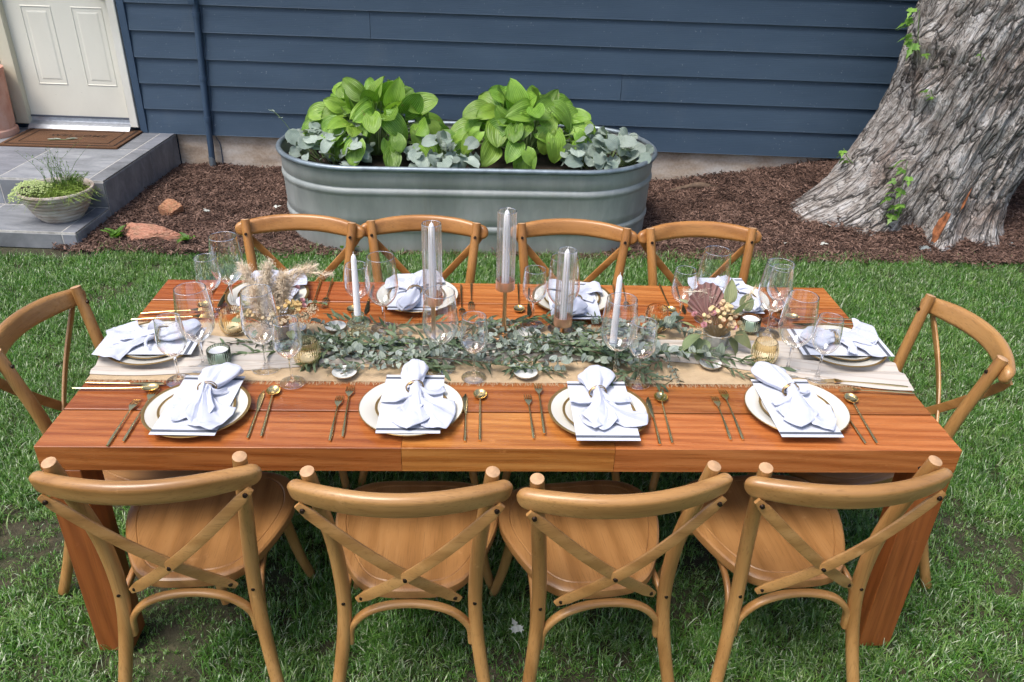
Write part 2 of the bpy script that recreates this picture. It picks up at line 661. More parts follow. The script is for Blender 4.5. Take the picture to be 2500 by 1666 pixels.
def _bark():
    g = Mat('bark')
    uv = g.n('TexCoord').outputs['UV']
    ob = g.co()
    mp = g.n('Mapping', None, Vector=uv, Scale=(1, .36, 1)).outputs[0]
    wrp = g.n('TexNoise', None, Vector=mp, Scale=9.0, Detail=4.0)
    mp2 = g.mix(.11, mp, wrp.outputs['Color'], 'LINEAR_LIGHT')
    v1 = g.n('TexVoronoi', {'feature': 'DISTANCE_TO_EDGE'}, Vector=mp2, Scale=9.5).outputs[0]
    v2 = g.n('TexVoronoi', {'feature': 'DISTANCE_TO_EDGE'}, Vector=mp2, Scale=42.0).outputs[0]
    nz = g.noise(ob, 9, 8, .7)
    nz2 = g.noise(ob, 3.2, 5, .6)
    fib = g.noise(g.n('Mapping', None, Vector=uv, Scale=(1, .07, 1)).outputs[0], 90, 5, .7)
    c = g.ramp(g.math('ADD', g.math('MULTIPLY', nz, .55), g.math('MULTIPLY', fib, .5)), [(.36, (.10, .080, .068)), (.46, (.28, .248, .225)), (.55, (.45, .42, .40)), (.68, (.64, .635, .65))])
    c = g.mix(g.ramp(nz2, [(.52, 0.0), (.70, .65)]), c, (.22, .135, .095))
    c = g.mix(g.ramp(v2, [(.0, .55), (.05, 0.0)]), c, (.07, .055, .045))
    c = g.mix(g.ramp(v1, [(.0, .96), (.06, 0.0)]), c, (.030, .022, .018))
    g.p(Base_Color=c, Roughness=.95)
    h = g.math('ADD', g.math('MINIMUM', g.math('MULTIPLY', v1, 6.0), .8), g.math('MINIMUM', g.math('MULTIPLY', v2, 5.0), .35))
    h = g.math('ADD', h, g.math('MULTIPLY', fib, .5))
    g.bump(h, 1.0, .03)
    return g.m


M['bark'] = _bark()
M['bare_wood'] = plain('bare_wood', (.24, .085, .032), .9, var=.7, vscale=22, bump=.5, bscale=30)


def _rock():
    g = Mat('sandstone')
    a = g.noise(g.co('Object', (1, 1, 2.2)), 9, 7, .65)
    b = g.noise(g.co(), 3.5, 4)
    c = g.ramp(a, [(.3, (.25, .10, .06)), (.5, (.44, .22, .145)), (.72, (.58, .38, .29))])
    c = g.mix(g.ramp(b, [(.5, 0.0), (.72, .6)]), c, (.20, .17, .10))
    c = g.mix(1.0, c, g.objcol(), 'MULTIPLY')
    g.p(Base_Color=c, Roughness=.92)
    g.bump(a, .7, .012)
    return g.m


M['rock'] = _rock()


def _terracotta():
    g = Mat('terracotta')
    a = g.noise(g.co('Object', (1, 1, .6)), 6, 6, .6)
    c = g.ramp(a, [(.3, (.48, .19, .125)), (.55, (.64, .36, .27)), (.75, (.74, .55, .47))])
    g.p(Base_Color=c, Roughness=.85)
    return g.m


M['terracotta'] = _terracotta()


def _washed():
    g = Mat('washed_clay')
    a = g.noise(g.co('Object', (1, 1, 3)), 8, 6, .6)
    c = g.ramp(a, [(.28, (.27, .19, .145)), (.5, (.43, .37, .32)), (.72, (.58, .55, .51))])
    g.p(Base_Color=c, Roughness=.92)
    g.bump(g.noise(g.co(), 120, 3), .2, .001)
    return g.m


M['washed'] = _washed()


def _coir():
    g = Mat('coir')
    a = g.noise(g.co(), 260, 3, .7)
    b = g.noise(g.co(), 7, 4)
    c = g.ramp(a, [(.3, (.06, .028, .013)), (.55, (.145, .072, .034)), (.75, (.24, .14, .078))])
    c = g.mix(g.ramp(b, [(.4, 0.0), (.75, .4)]), c, (.12, .06, .03))
    c = g.mix(1.0, c, g.objcol(), 'MULTIPLY')
    g.p(Base_Color=c, Roughness=1.0)
    g.bump(a, .9, .006)
    return g.m


M['coir'] = _coir()


def _grassmat():
    g = Mat('grass_blade')
    geo = g.n('NewGeometry').outputs['Position']
    big = g.noise(g.n('Mapping', None, Vector=geo, Scale=(1, 1, 0)).outputs[0], 2.6, 4, .6)
    oi = g.n('ObjectInfo').outputs['Random']
    att = g.n('Attribute', {'attribute_name': 'tint'}).outputs['Fac']
    c = g.ramp(oi, [(.0, (.042, .120, .014)), (.45, (.082, .215, .026)), (.8, (.14, .290, .050)), (1.0, (.25, .37, .11))])
    c = g.mix(g.ramp(big, [(.36, .28), (.60, 0.0)]), c, (.12, .17, .06))
    c = g.mix(g.ramp(att, [(.80, 0.0), (.92, .9)]), c, (.48, .53, .38))
    g.p(Base_Color=c, Roughness=.33, Specular_IOR_Level=.75)
    tr = g.n('BsdfTranslucent', None, Color=g.mix(1.0, c, (1.2, 1.5, .6), 'MULTIPLY'))
    mx = g.n('MixShader', None, i0=.25, i1=g.b, i2=tr)
    g.set(g.out, 'Surface', mx)
    return g.m


M['grass'] = _grassmat()


def _ground():
    g = Mat('lawn_soil')
    geo = g.co()
    a = g.noise(geo, 3.0, 6, .65)
    b = g.noise(geo, 40, 5, .7)
    c = g.ramp(b, [(.3, (.020, .015, .010)), (.55, (.058, .045, .028)), (.75, (.12, .095, .06))])
    c = g.mix(g.ramp(a, [(.4, .5), (.62, .1)]), c, (.035, .055, .016))
    g.p(Base_Color=c, Roughness=1.0)
    g.bump(b, .6, .02)
    return g.m


M['ground'] = _ground()


def _mulch(name, k=1.0):
    g = Mat(name)
    geo = g.co()
    oi = g.n('ObjectInfo').outputs['Random']
    a = g.noise(geo, 30, 5, .7)
    f = g.math('ADD', g.math('MULTIPLY', a, .6), g.math('MULTIPLY', oi, .4)) if k > 1 else a
    c = g.ramp(f, [(.25, (.022 * k, .012 * k, .009 * k)), (.5, (.070 * k, .038 * k, .027 * k)), (.72, (.17 * k, .105 * k, .080 * k))])
    g.p(Base_Color=c, Roughness=.95)
    g.bump(a, .5, .012)
    return g.m


M['mulch'] = _mulch('mulch_base', 1.0)
M['chip'] = _mulch('mulch_chip', 1.5)

# ------------------------------------------------------------------ scatter with geometry nodes (for what nobody could count)
def scatter(name, pts, rots, scl, protos, vid):
    me = bpy.data.meshes.new(name)
    n = len(pts)
    me.vertices.add(n)
    me.vertices.foreach_set('co', np.asarray(pts, np.float32).ravel())
    a = me.attributes.new('rot', 'FLOAT_VECTOR', 'POINT')
    a.data.foreach_set('vector', np.asarray(rots, np.float32).ravel())
    a = me.attributes.new('scl', 'FLOAT', 'POINT')
    a.data.foreach_set('value', np.asarray(scl, np.float32))
    a = me.attributes.new('vid', 'INT', 'POINT')
    a.data.foreach_set('value', np.asarray(vid, np.int32))
    pc = bpy.data.collections.new(name + '_kinds')
    for i, m in enumerate(protos):
        pc.objects.link(bpy.data.objects.new('%s_kind_%02d' % (name, i), m))
    ng = bpy.data.node_groups.new(name + '_nodes', 'GeometryNodeTree')
    ng.interface.new_socket('Geometry', in_out='INPUT', socket_type='NodeSocketGeometry')
    ng.interface.new_socket('Geometry', in_out='OUTPUT', socket_type='NodeSocketGeometry')
    N = ng.nodes.new
    gi, go = N('NodeGroupInput'), N('NodeGroupOutput')
    iop, ci = N('GeometryNodeInstanceOnPoints'), N('GeometryNodeCollectionInfo')
    ci.inputs['Collection'].default_value = pc
    ci.inputs['Separate Children'].default_value = True
    ci.inputs['Reset Children'].default_value = True

    def attr(nm, ty):
        q = N('GeometryNodeInputNamedAttribute')
        q.data_type = ty
        q.inputs['Name'].default_value = nm
        return q.outputs['Attribute']
    e2r = N('FunctionNodeEulerToRotation')
    L = ng.links.new
    L(gi.outputs[0], iop.inputs['Points'])
    L(ci.outputs[0], iop.inputs['Instance'])
    iop.inputs['Pick Instance'].default_value = True
    L(attr('vid', 'INT'), iop.inputs['Instance Index'])
    L(attr('rot', 'FLOAT_VECTOR'), e2r.inputs[0])
    L(e2r.outputs[0], iop.inputs['Rotation'])
    L(attr('scl', 'FLOAT'), iop.inputs['Scale'])
    L(iop.outputs[0], go.inputs[0])
    o = link(name, me)
    md = o.modifiers.new('scatter', 'NODES')
    md.node_group = ng
    return o


# ------------------------------------------------------------------ the ground
def edge_y(x):
    return 3.07 + .03 * pn(np.asarray(x) * 1.7, 4.2) + .018 * pn(np.asarray(x) * 7.0, 1.2)


def bed_z(x, y):
    x, y = np.asarray(x, float), np.asarray(y, float)
    h = .20 * sm(1.1, 2.9, x) * sm(3.25, 4.3, y) + .02 * sm(3.05, 3.4, y)
    h = h + .10 * np.exp(-(((x - 3.0) / .75) ** 2 + ((y - 3.8) / .55) ** 2))
    return h + .012 * fbm(x * 3, y * 3, 0, 3)


def lawn_z(x, y):
    return .012 * pn(np.asarray(x) * .8, np.asarray(y) * .8, 3.3)


xs = np.concatenate([np.linspace(-80, -6, 12), np.linspace(-5.6, 5.6, 113), np.linspace(6, 80, 12)])
ys = np.concatenate([np.linspace(-80, -4, 12), np.linspace(-3.6, 6.4, 101), np.linspace(7, 80, 12)])
X, Y = np.meshgrid(xs, ys)
Zg = lawn_z(X, Y) - .012 - .03 * sm(3.1, 3.3, Y)
ground = link('ground', npmesh('ground', np.stack([X, Y, Zg], -1).reshape(-1, 3), gridfaces(len(xs), len(ys)), M['ground']))
tag(ground, kind='structure')

xs, ys = np.linspace(-2.75, 5.4, 200), np.linspace(0, 1, 44)
X, T = np.meshgrid(xs, ys)
E0 = edge_y(X) - .02
Y = E0 + (4.85 - E0) * T
Zb = bed_z(X, Y) - .02 * (1 - sm(0, .06, T)) + .004
bed = link('mulch_bed', npmesh('mulch_bed', np.stack([X, Y, Zb], -1).reshape(-1, 3), gridfaces(200, 44), M['mulch']))
tag(bed, kind='structure')

TREE = (3.13, 3.74)
TANK = (-.16, 3.57)


def in_tank(x, y, m=0.0):
    dx = np.maximum(np.abs(x - TANK[0]) - .652, 0)
    return np.hypot(dx, y - TANK[1]) < .53 + m


# mulch chips
protos = []
for k in range(7):
    mb = MB()
    for i in range(26):
        l, wd, th = random.uniform(.010, .042), random.uniform(.003, .009), random.uniform(.0012, .004)
        p = (random.gauss(0, .03), random.gauss(0, .03), random.uniform(0, .014))
        q = Euler((random.gauss(0, .35), random.gauss(0, .35), random.uniform(0, 6.3))).to_matrix()
        c = [Vector((sx * l / 2 * random.uniform(.6, 1), sy * wd / 2 * random.uniform(.5, 1), sz * th / 2)) for sz in (-1, 1) for sy in (-1, 1) for sx in (-1, 1)]
        mb.add([q @ x + Vector(p) for x in c], [(0, 1, 3, 2), (4, 6, 7, 5), (0, 4, 5, 1), (2, 3, 7, 6), (0, 2, 6, 4), (1, 5, 7, 3)])
    protos.append(mb.mesh('chips', M['chip'], smooth=False))
n = 15000
px = RNG.uniform(-2.7, 5.3, n)
py = edge_y(px) - .04 + (1.75) * RNG.random(n) ** 1.15
keep = ~in_tank(px, py, -.03) & (py < 4.75)
px, py = px[keep], py[keep]
pz = bed_z(px, py) + .004
o = scatter('mulch_chips', np.stack([px, py, pz], -1), np.stack([RNG.normal(0, .12, len(px)), RNG.normal(0, .12, len(px)), RNG.uniform(0, 6.28, len(px))], -1), RNG.uniform(.7, 1.35, len(px)), protos, RNG.integers(0, 7, len(px)))
tag(o, 'shredded brown bark mulch covering the bed along the wall', 'mulch', kind='stuff')

# grass tufts
protos = []
for k in range(9):
    V, F, Tn = [], [], []
    nb = 22
    for i in range(nb):
        a = random.uniform(0, 6.28)
        r0 = abs(random.gauss(0, .026))
        b = Vector((r0 * math.cos(a), r0 * math.sin(a), -.012))
        l = random.uniform(.024, .062) * (1.0 if k < 6 else .62)
        lean = random.uniform(.2, 1.65)
        da = random.uniform(0, 6.28)
        d = Vector((math.cos(da), math.sin(da), 0))
        side = Vector((-d.y, d.x, 0)) * random.uniform(.0011, .0021)
        tint = random.random()
        o0 = len(V)
        for s_, wd in ((0, 1), (.38, .95), (.74, .62), (1, .0)):
            ang = lean * s_
            c = b + d * (l * s_ * math.sin(ang) * .9) + Vector((0, 0, l * s_ * math.cos(ang * .95)))
            if wd:
                V += [c - side * wd, c + side * wd]
            else:
                V.append(c)
        F += [(o0, o0 + 1, o0 + 3, o0 + 2), (o0 + 2, o0 + 3, o0 + 5, o0 + 4), (o0 + 4, o0 + 5, o0 + 6)]
        Tn += [tint] * 7
    me = bpy.data.meshes.new('tuft')
    me.from_pydata(V, [], F)
    me.polygons.foreach_set('use_smooth', [True] * len(me.polygons))
    at = me.attributes.new('tint', 'FLOAT', 'POINT')
    at.data.foreach_set('value', Tn)
    me.materials.append(M['grass'])
    me.update()
    protos.append(me)
n = 70000
px = RNG.uniform(-4.6, 4.8, n)
py = RNG.uniform(-1.4, 3.16, n)
ey = edge_y(px)
thin = fbm(px * 1.6, py * 1.6, 9.1, 3)
bare = sm(.15, .6, thin) * (.35 + .65 * sm(1.8, .2, py))          # thin, worn spots of the lawn
for bx_, by_, br_ in ((1.75, .45, .30), (2.0, -.05, .35), (-1.72, .30, .28), (-1.55, -.1, .3), (0.1, -.2, .4)):
    bare = np.maximum(bare, .8 * np.exp(-((px - bx_) ** 2 + (py - by_) ** 2) / br_ ** 2) * (.6 + .8 * pn(px * 5, py * 5, 2)))
bare = np.clip(bare, 0, 1)
keep = (py < ey + .015) & ~((px < -2.42) & (py > 2.93)) & (RNG.random(n) > bare * .42) & ~in_tank(px, py, -.02)
px, py, ey, bare = px[keep], py[keep], ey[keep], bare[keep]
pz = lawn_z(px, py)
sc = RNG.uniform(.65, 1.2, len(px)) * (1 + .35 * pn(px * 2.3, py * 2.3, 5)) * (1 - .3 * bare)
vid = np.where(bare > .3, RNG.integers(6, 9, len(px)), RNG.integers(0, 7, len(px)))
o = scatter('lawn_grass', np.stack([px, py, pz], -1), np.stack([RNG.normal(0, .16, len(px)), RNG.normal(0, .16, len(px)), RNG.uniform(0, 6.28, len(px))], -1), sc, protos, vid)
tag(o, 'uneven green lawn grass with worn thin patches', 'grass', kind='stuff')

# ------------------------------------------------------------------ the house (own axes: x along the wall, -y towards the lawn)
HA = math.atan(-.0607)
house = thing('house', 'blue clapboard house wall with cream panel door and concrete base', 'house', (0, 4.572, 0), HA)
HM = Matrix.Translation((0, 4.572, 0)) @ Matrix.Rotation(HA, 4, 'Z')
MB().box((.4, .19, 1.6), (9.0, .3, 3.2)).obj('wall_core', M['blue_trim'], house)
f = MB()
f.grid(lambda u, v: (-2.485 + u * 7.9, .012 + .008 * float(fbm(u * 30, v * 4)), -.06 + v * .345), 180, 10)
f.grid(lambda u, v: (-2.485 + u * 7.9, .012 + v * .1, .285), 2, 2)
f.obj('foundation', M['concrete'], house)
EXPO, Z0, NB = .1907, .2836, 14
seams = {2: .975, 4: -.9, 7: 1.9, 9: -.3}


def board(x0, x1, z, k):
    t0, t1 = -.030, -.006
    nx = 24
    mb = MB()
    pr = [(t0, 0), (t0 + .0015, .004), (t1 - .001, EXPO + .02), (t1 + .012, EXPO + .02), (t0 + .012, 0)]
    v, fc = [], []
    for i in range(nx + 1):
        x = x0 + (x1 - x0) * i / nx
        wv = .0014 * float(pn(x * .9, k * 3.1))
        for (yy, zz) in pr:
            v.append((x, yy + wv, z + zz + .0012 * float(pn(x * .7, k * 5.7 + 2))))
    m = len(pr)
    for i in range(nx):
        for j in range(m):
            fc.append((i * m + j, (i + 1) * m + j, (i + 1) * m + (j + 1) % m, i * m + (j + 1) % m))
    fc += [tuple(range(m)), tuple(reversed([nx * m + j for j in range(m)]))]
    mb.add(v, fc)
    mb.obj('siding_board', M['siding'], house, smooth=False)


for k in range(NB):
    z = Z0 + k * EXPO
    if k in seams:
        board(-2.692, seams[k] - .0015, z, k)
        board(seams[k] + .0015, 4.9, z, k + 20)
    else:
        board(-2.692, 4.9, z, k)
    board(-4.1, -3.93, z, k + 40)
MB().box((-2.722, -.016, 1.63), (.056, .036, 2.69), bev=.002).obj('corner_trim', M['blue_trim'], house)
MB().box((.4, -.25, 3.25), (9.4, 1.0, .12), bev=.01).obj('eave', M['blue_trim'], house)
# door
door = MB()
door.box((-3.2175, .035, 1.40), (.80, .04, 2.03))
door = door.obj('door', M['door_paint'], house, smooth=False)
for px0, px1 in ((-3.497, -3.266), (-3.12, -2.885)):
    for pz0, pz1 in ((.622, 1.190), (1.36, 2.05), (2.13, 2.33)):
        mb = MB()
        cx, cz, wd, ht = (px0 + px1) / 2, (pz0 + pz1) / 2, px1 - px0, pz1 - pz0
        loops = [(wd / 2, ht / 2, .0150), (wd / 2 - .006, ht / 2 - .006, .010), (wd / 2 - .013, ht / 2 - .013, .0185), (wd / 2 - .024, ht / 2 - .024, .0185), (wd / 2 - .048, ht / 2 - .048, .0115)]
        v = []
        for a, b, y in loops:
            v += [(cx - a, y, cz - b), (cx + a, y, cz - b), (cx + a, y, cz + b), (cx - a, y, cz + b)]
        fc = [(i * 4 + j, i * 4 + (j + 1) % 4, i * 4 + 4 + (j + 1) % 4, i * 4 + 4 + j) for i in range(4) for j in range(4)] + [(16, 17, 18, 19)]
        mb.add(v, fc).obj('door_panel', M['door_paint'], door, smooth=False)
kb = MB()
kb.captop = True
kb.lathe([(.0, 0), (.033, 0), (.033, .006), (.012, .01), (.012, .035), (.022, .04), (.028, .052), (.026, .064), (.015, .07), (.0, .071)], 20)
k_ = kb.obj('door_knob', M['aluminium'], door, loc=(-2.865, .0145, 1.275), rot=(rad(90), 0, 0))
MB().box((-2.790, -.008, 1.42), (.062, .065, 2.19), bev=.004).obj('door_trim', M['trim_white'], house)
MB().box((-3.668, -.002, 1.42), (.10, .075, 2.19), bev=.004).obj('door_trim', M['door_jamb'], house)
MB().box((-3.79, -.008, 1.42), (.12, .04, 2.19), bev=.004).obj('door_trim', M['trim_white'], house)
MB().box((-3.23, -.008, 2.55), (1.0, .065, .07), bev=.004).obj('door_trim', M['trim_white'], house)
mb = MB()
mb.sweep([(-3.62, 0, 0), (-2.822, 0, 0)], [(.075, .287), (.075, .302), (.045, .325), (-.01, .345), (-.014, .372), (-.03, .372), (-.03, .287)], up=(0, 0, 1))
mb.obj('door_sill', M['aluminium'], house, smooth=False)
MB().box((-3.22, .012, .380), (.795, .02, .012)).obj('weather_strip', M['ink'], house)
# downspout and its cable
dsp = bez([(-2.162, -.045, 1.75), (-2.164, -.045, 1.25), (-2.196, -.045, .56), (-2.215, -.047, .03)], 8)
ds = MB()
ds.tube(dsp, [.0235] * len(dsp), 14)
ds = ds.obj('downspout', M['blue_trim'], house)
for z in (.40, .715, 1.14):
    i = min(range(len(dsp)), key=lambda q: abs(dsp[q].z - z))
    MB().tube([dsp[i] + Vector((0, 0, -.016)), dsp[i] + Vector((0, 0, .016))], .029, 14).obj('coupling', M['blue_trim'], ds)
i = -1
MB().tube([dsp[-1] + Vector((0, 0, .09)), dsp[-1] + Vector((.002, 0, 0)), dsp[-1] + Vector((.003, 0, -.06))], [.025, .026, .027], 14).obj('lower_sleeve', M['galv_rim'], ds)
MB().box((-2.175, -.05, 1.285), (.055, .07, .09), bev=.012).obj('bracket', M['blue_trim'], ds)
MB().tube(bez([(-2.13, -.022, 1.7), (-2.135, -.024, 1.1), (-2.162, -.026, .55), (-2.17, -.022, .30), (-2.15, .004, .2), (-2.15, .0, .02)], 8), .0035, 6).obj('cable', M['blue_trim'], house)

# ------------------------------------------------------------------ tiled porch steps
porch = thing('porch_steps', 'two slate-tiled porch steps with pale grout below the cream door', 'steps', (0, 4.572, 0), HA)
XR = -2.49
mb = MB().box((-3.5, -.602, .1376), (2.014, 1.211, .2925)).box((-3.5, -1.42, .047), (2.014, .4765, .104))
mb.obj('grout_core', M['grout'], porch, smooth=False)


def tile(c, d):
    k = random.uniform(.82, 1.15)
    MB().box(c, d, bev=.0018).obj('tile', M['slate'], porch, smooth=False, color=(k, k, k * random.uniform(.98, 1.04)))


G = .006
ZT = .285
for (x0, x1) in ((-4.5, -3.81), (-3.81, -3.19), (-3.19, -2.60), (-2.60, XR)):
    for (y0, y1) in ((-1.21, -.49), (-.49, -.004)):
        tile(((x0 + x1) / 2, (y0 + y1) / 2, ZT - .006), (x1 - x0 - G, y1 - y0 - G, .012))
for (x0, x1) in ((-4.5, -3.81), (-3.81, -3.19), (-3.19, XR)):
    tile(((x0 + x1) / 2, -1.204, (.1 + ZT - .012) / 2), (x1 - x0 - G, .012, ZT - .012 - .1 - G))
for (y0, y1) in ((-1.198, -.49), (-.49, -.004)):
    tile((XR - .006, (y0 + y1) / 2, (ZT - .012) / 2 - .02), (.012, y1 - y0 - G, ZT - .012 + .04 - G))
for (x0, x1) in ((-4.5, -3.19), (-3.19, -2.58), (-2.58, XR)):
    tile(((x0 + x1) / 2, -1.436, .094), (x1 - x0 - G, .448 - G, .012))
    tile(((x0 + x1) / 2, -1.654, .036), (x1 - x0 - G, .012, .104 - G))
tile((XR - .006, -1.428, .036), (.012, .434, .104 - G))

# doormat
mat_t = thing('doormat', 'brown coir doormat with dark border lines on the porch landing', 'doormat', HM @ Vector((-3.165, -.268, ZT)), HA + rad(1.5))
MB().box((0, 0, .0075), (.87, .50, .015), bev=.005).obj('coir_pile', M['coir'], mat_t, color=(1, .95, .9))
for a, b, t, cl in ((.80, .43, .016, (.22, .2, .2)), (.66, .31, .010, (.3, .27, .26))):
    for (cx, cy, dx, dy) in ((0, b / 2, a, t), (0, -b / 2, a, t), (a / 2, 0, t, b - t - .004), (-a / 2, 0, t, b - t - .004)):
        MB().box((cx, cy, .0153), (dx, dy, .0022)).obj('border_line', M['coir'], mat_t, color=cl)
cu = bpy.data.curves.new('mat_text', 'FONT')
cu.body = 'WELCOME'
cu.size = .075
cu.align_x = 'CENTER'
cu.align_y = 'CENTER'
cu.space_character = 1.25
cu.offset = .002
to = bpy.data.objects.new('mat_text', cu)
COL.objects.link(to)
bpy.context.view_layer.update()
WELCOME = bpy.data.meshes.new_from_object(to)
bpy.data.objects.remove(to)
me = WELCOME.copy()
me.materials.clear()
me.materials.append(M['coir'])
link('lettering', me, mat_t, loc=(.03, .03, .0162), color=(.3, .26, .24))
sp = thing('fallen_twig', 'pale green leafy twig fallen on the doormat', 'twig', HM @ Vector((-3.2, -.37, ZT + .018)), .2)
MB().tube([(-.09, 0, .002), (-.03, .006, .004), (.03, -.004, .003), (.09, .006, .004)], .0025, 6).obj('stem', M['stem_green'], sp)
for (x, y, r) in ((-.07, .006, .1), (-.03, .01, -.2), (.06, .004, .3), (.085, .01, 0)):
    MB().grid(lambda u, v: ((v - .5) * .05, (u - .5) * .022 * math.sin(PI * (.05 + .9 * v)), .004 + .004 * abs(u - .5)), 5, 7).obj('leaf', M['silver'], sp, loc=(x, y, .003), rot=(0, .1, r))

# terracotta planter by the door
tp = thing('terracotta_planter', 'tall weathered terracotta planter beside the door at the left edge', 'planter', HM @ Vector((-3.82, -.22, ZT)))
mb = MB()
mb.lathe([(.155, 0), (.186, 0), (.190, .012), (.188, .045), (.175, .052), (.168, .058)], 40)
mb.obj('saucer', M['terracotta'], tp)
mb = MB()
mb.lathe([(.150, .05), (.172, .055), (.178, .10), (.188, .40), (.190, .46), (.194, .463), (.194, .49), (.178, .494), (.172, .48), (.168, .38)], 40)
mb.obj('pot', M['terracotta'], tp)
mb = MB()
mb.captop = True
mb.lathe([(.16, .36), (.171, .46), (.10, .468), (.0, .472)], 24).obj('soil', M['soil'], tp)

# oval bowl planter on the lower step
bp = thing('bowl_planter', 'whitewashed ribbed clay bowl of herbs on the lower porch step', 'planter', HM @ Vector((-2.70, -1.405, .1)), .35)
prof = [(.118, 0)]
for i in range(46):
    t = i / 45
    prof.append((.118 + .100 * t ** .72 + .0035 * math.sin(t * 2 * PI * 6.5), .004 + .170 * t))
prof += [(.222, .182), (.226, .190), (.222, .199), (.210, .201), (.204, .192), (.198, .17), (.196, .15)]
MB().lathe(prof, 56).obj('bowl', M['washed'], bp)
MB().grid(lambda u, v: (.2 * v * math.cos(u * 2 * PI), .2 * v * math.sin(u * 2 * PI), .165 + .02 * float(pn(u * 9, v * 5)) * (1 - v)), 24, 8, True).obj('soil', M['soil'], bp)
herb = Mat('herb_leaf')
herb.p(Base_Color=herb.mix(1.0, herb.ramp(herb.noise(herb.co(), 60, 3), [(.3, (.16, .22, .05)), (.7, (.34, .40, .12))]), herb.objcol(), 'MULTIPLY'), Roughness=.6)
herb = herb.m


def wisps(n, cx, cy, r, l0, l1, lean, wid, leafy, z0=.17):
    mb = MB()
    for i in range(n):
        a = random.uniform(0, 6.28)
        rr = r * math.sqrt(random.random())
        p = Vector((cx + rr * math.cos(a), cy + rr * math.sin(a), z0))
        l = random.uniform(l0, l1)
        d = Vector((random.gauss(0, 1), random.gauss(0, 1), 0)) * lean + Vector((lean_bias[0], lean_bias[1], 0))
        pts = [p + d * (t * t * l) + Vector((0, 0, l * (t - droop * t * t))) + Vector((random.gauss(0, .004), random.gauss(0, .004), 0)) for t in (0, .3, .6, 1)]
        mb.tube(pts, [wid, wid * .8, wid * .6, wid * .3], 3, cap=False)
        for q in range(leafy):
            t = random.uniform(.2, 1)
            c = p + d * (t * t * l) + Vector((0, 0, l * (t - droop * t * t)))
            e = Vector((random.gauss(0, 1), random.gauss(0, 1), random.gauss(.3, .7))).normalized() * random.uniform(.008, .02)
            s_ = e.cross(Vector((.3, .5, .8))).normalized() * random.uniform(.0015, .004)
            mb.add([c, c + e * .5 - s_, c + e, c + e * .5 + s_], [(0, 1, 2, 3)])
    return mb


lean_bias, droop = (0, 0), .1
wisps(24, .0, .03, .10, .16, .36, .30, .0018, 20).obj('tall_herb', herb, bp, color=(.55, .8, .7))
lean_bias, droop = (.0, -.45), 1.0
wisps(260, .03, -.04, .14, .10, .24, .5, .0015, 6).obj('trailing_herb', herb, bp, color=(.85, 1, .55))
lean_bias, droop = (.1, .0), .35
wisps(60, .10, .04, .06, .08, .17, .3, .0015, 16).obj('feathery_herb', herb, bp, color=(.6, .85, .5))
mb = MB()
for i in range(800):
    a, rr = random.uniform(0, 6.28), math.sqrt(random.random())
    x, y = -.135 + .135 * rr * math.cos(a), -.03 + .13 * rr * math.sin(a)
    out = max(0, math.hypot(x, y) - .19)
    z = .200 + .045 * (1 - rr * rr) + random.gauss(0, .008) - out * .5
    mb.add([Vector((x, y, z)) + Vector(q) * random.uniform(.004, .0075) for q in ((1, 0, .2), (0, 1, 0), (-1, 0, .3), (0, -1, 0), (0, 0, .8))], [(0, 1, 4), (1, 2, 4), (2, 3, 4), (3, 0, 4)])
mb.obj('variegated_herb', herb, bp, color=(1.45, 1.45, 1.9), smooth=False)

# rocks and pebbles


def rock(name, label, loc, dims, seed, mat, col=(1, 1, 1), rz=0.0, rough=.28, cat='rock'):
    bm = bmesh.new()
    bmesh.ops.create_icosphere(bm, subdivisions=5, radius=1)
    P = np.array([v.co[:] for v in bm.verts])
    q = np.sign(P) * np.abs(P) ** .72
    d = 1 + rough * fbm(P[:, 0] * 1.1 + seed, P[:, 1] * 1.1, P[:, 2] * 1.1, 4)
    q = q * d[:, None]
    if rough > .2:
        for c in range(9):
            nrm = np.random.default_rng(seed * 31 + c).normal(size=3)
            nrm /= np.linalg.norm(nrm)
            dd = q @ nrm - .72
            q = q - np.maximum(dd, 0)[:, None] * nrm * .85
    q = q * (1 + rough * .22 * fbm(P[:, 0] * 4 + seed, P[:, 1] * 4, P[:, 2] * 9, 4))[:, None]
    for v, p in zip(bm.verts, q):
        v.co = Vector(p)
    me = bpy.data.meshes.new(name)
    bm.to_mesh(me)
    bm.free()
    me.materials.append(mat)
    me.polygons.foreach_set('use_smooth', [True] * len(me.polygons))
    me.set_sharp_from_angle(angle=rad(35))
    o = link(name, me, loc=loc, rot=(0, 0, rz), scale=dims, color=col)
    return tag(o, label, cat)


rock('sandstone_rock', 'upright orange sandstone rock in the mulch beside the porch', (-2.19, 3.60, .065), (.088, .065, .082), 2, M['rock'], (1.05, .98, .8), .2)
rock('sandstone_rock', 'flat pink sandstone slab at the lawn edge beside the porch', (-2.17, 3.21, .034), (.205, .088, .058), 5, M['rock'], (1, .92, .9), -.1)
peb = plain('pebble_grey', (.20, .23, .23), .7, var=.2)
rock('pebble', 'smooth grey pebble left of the exposed tree root', (2.86, 3.16, .03), (.045, .032, .028), 8, peb, rough=.06, cat='pebble')
rock('pebble', 'smooth grey pebble at the right of the tree base', (3.48, 3.25, .03), (.05, .035, .03), 9, peb, rough=.06, cat='pebble')

# dark post behind the tree
fp = MB().box((4.12, 4.12, .75), (.16, .09, 1.5), .1, .006).obj('fence_post', plain('dark_wood', (.045, .035, .028), .85, var=.3, vscale=12))
tag(fp, 'dark wooden post behind the tree at the right edge', 'post')

# ------------------------------------------------------------------ galvanised stock tank
tank = thing('stock_tank', 'long oval galvanised steel stock tank used as a planter', 'stock tank', (TANK[0], TANK[1], 0))


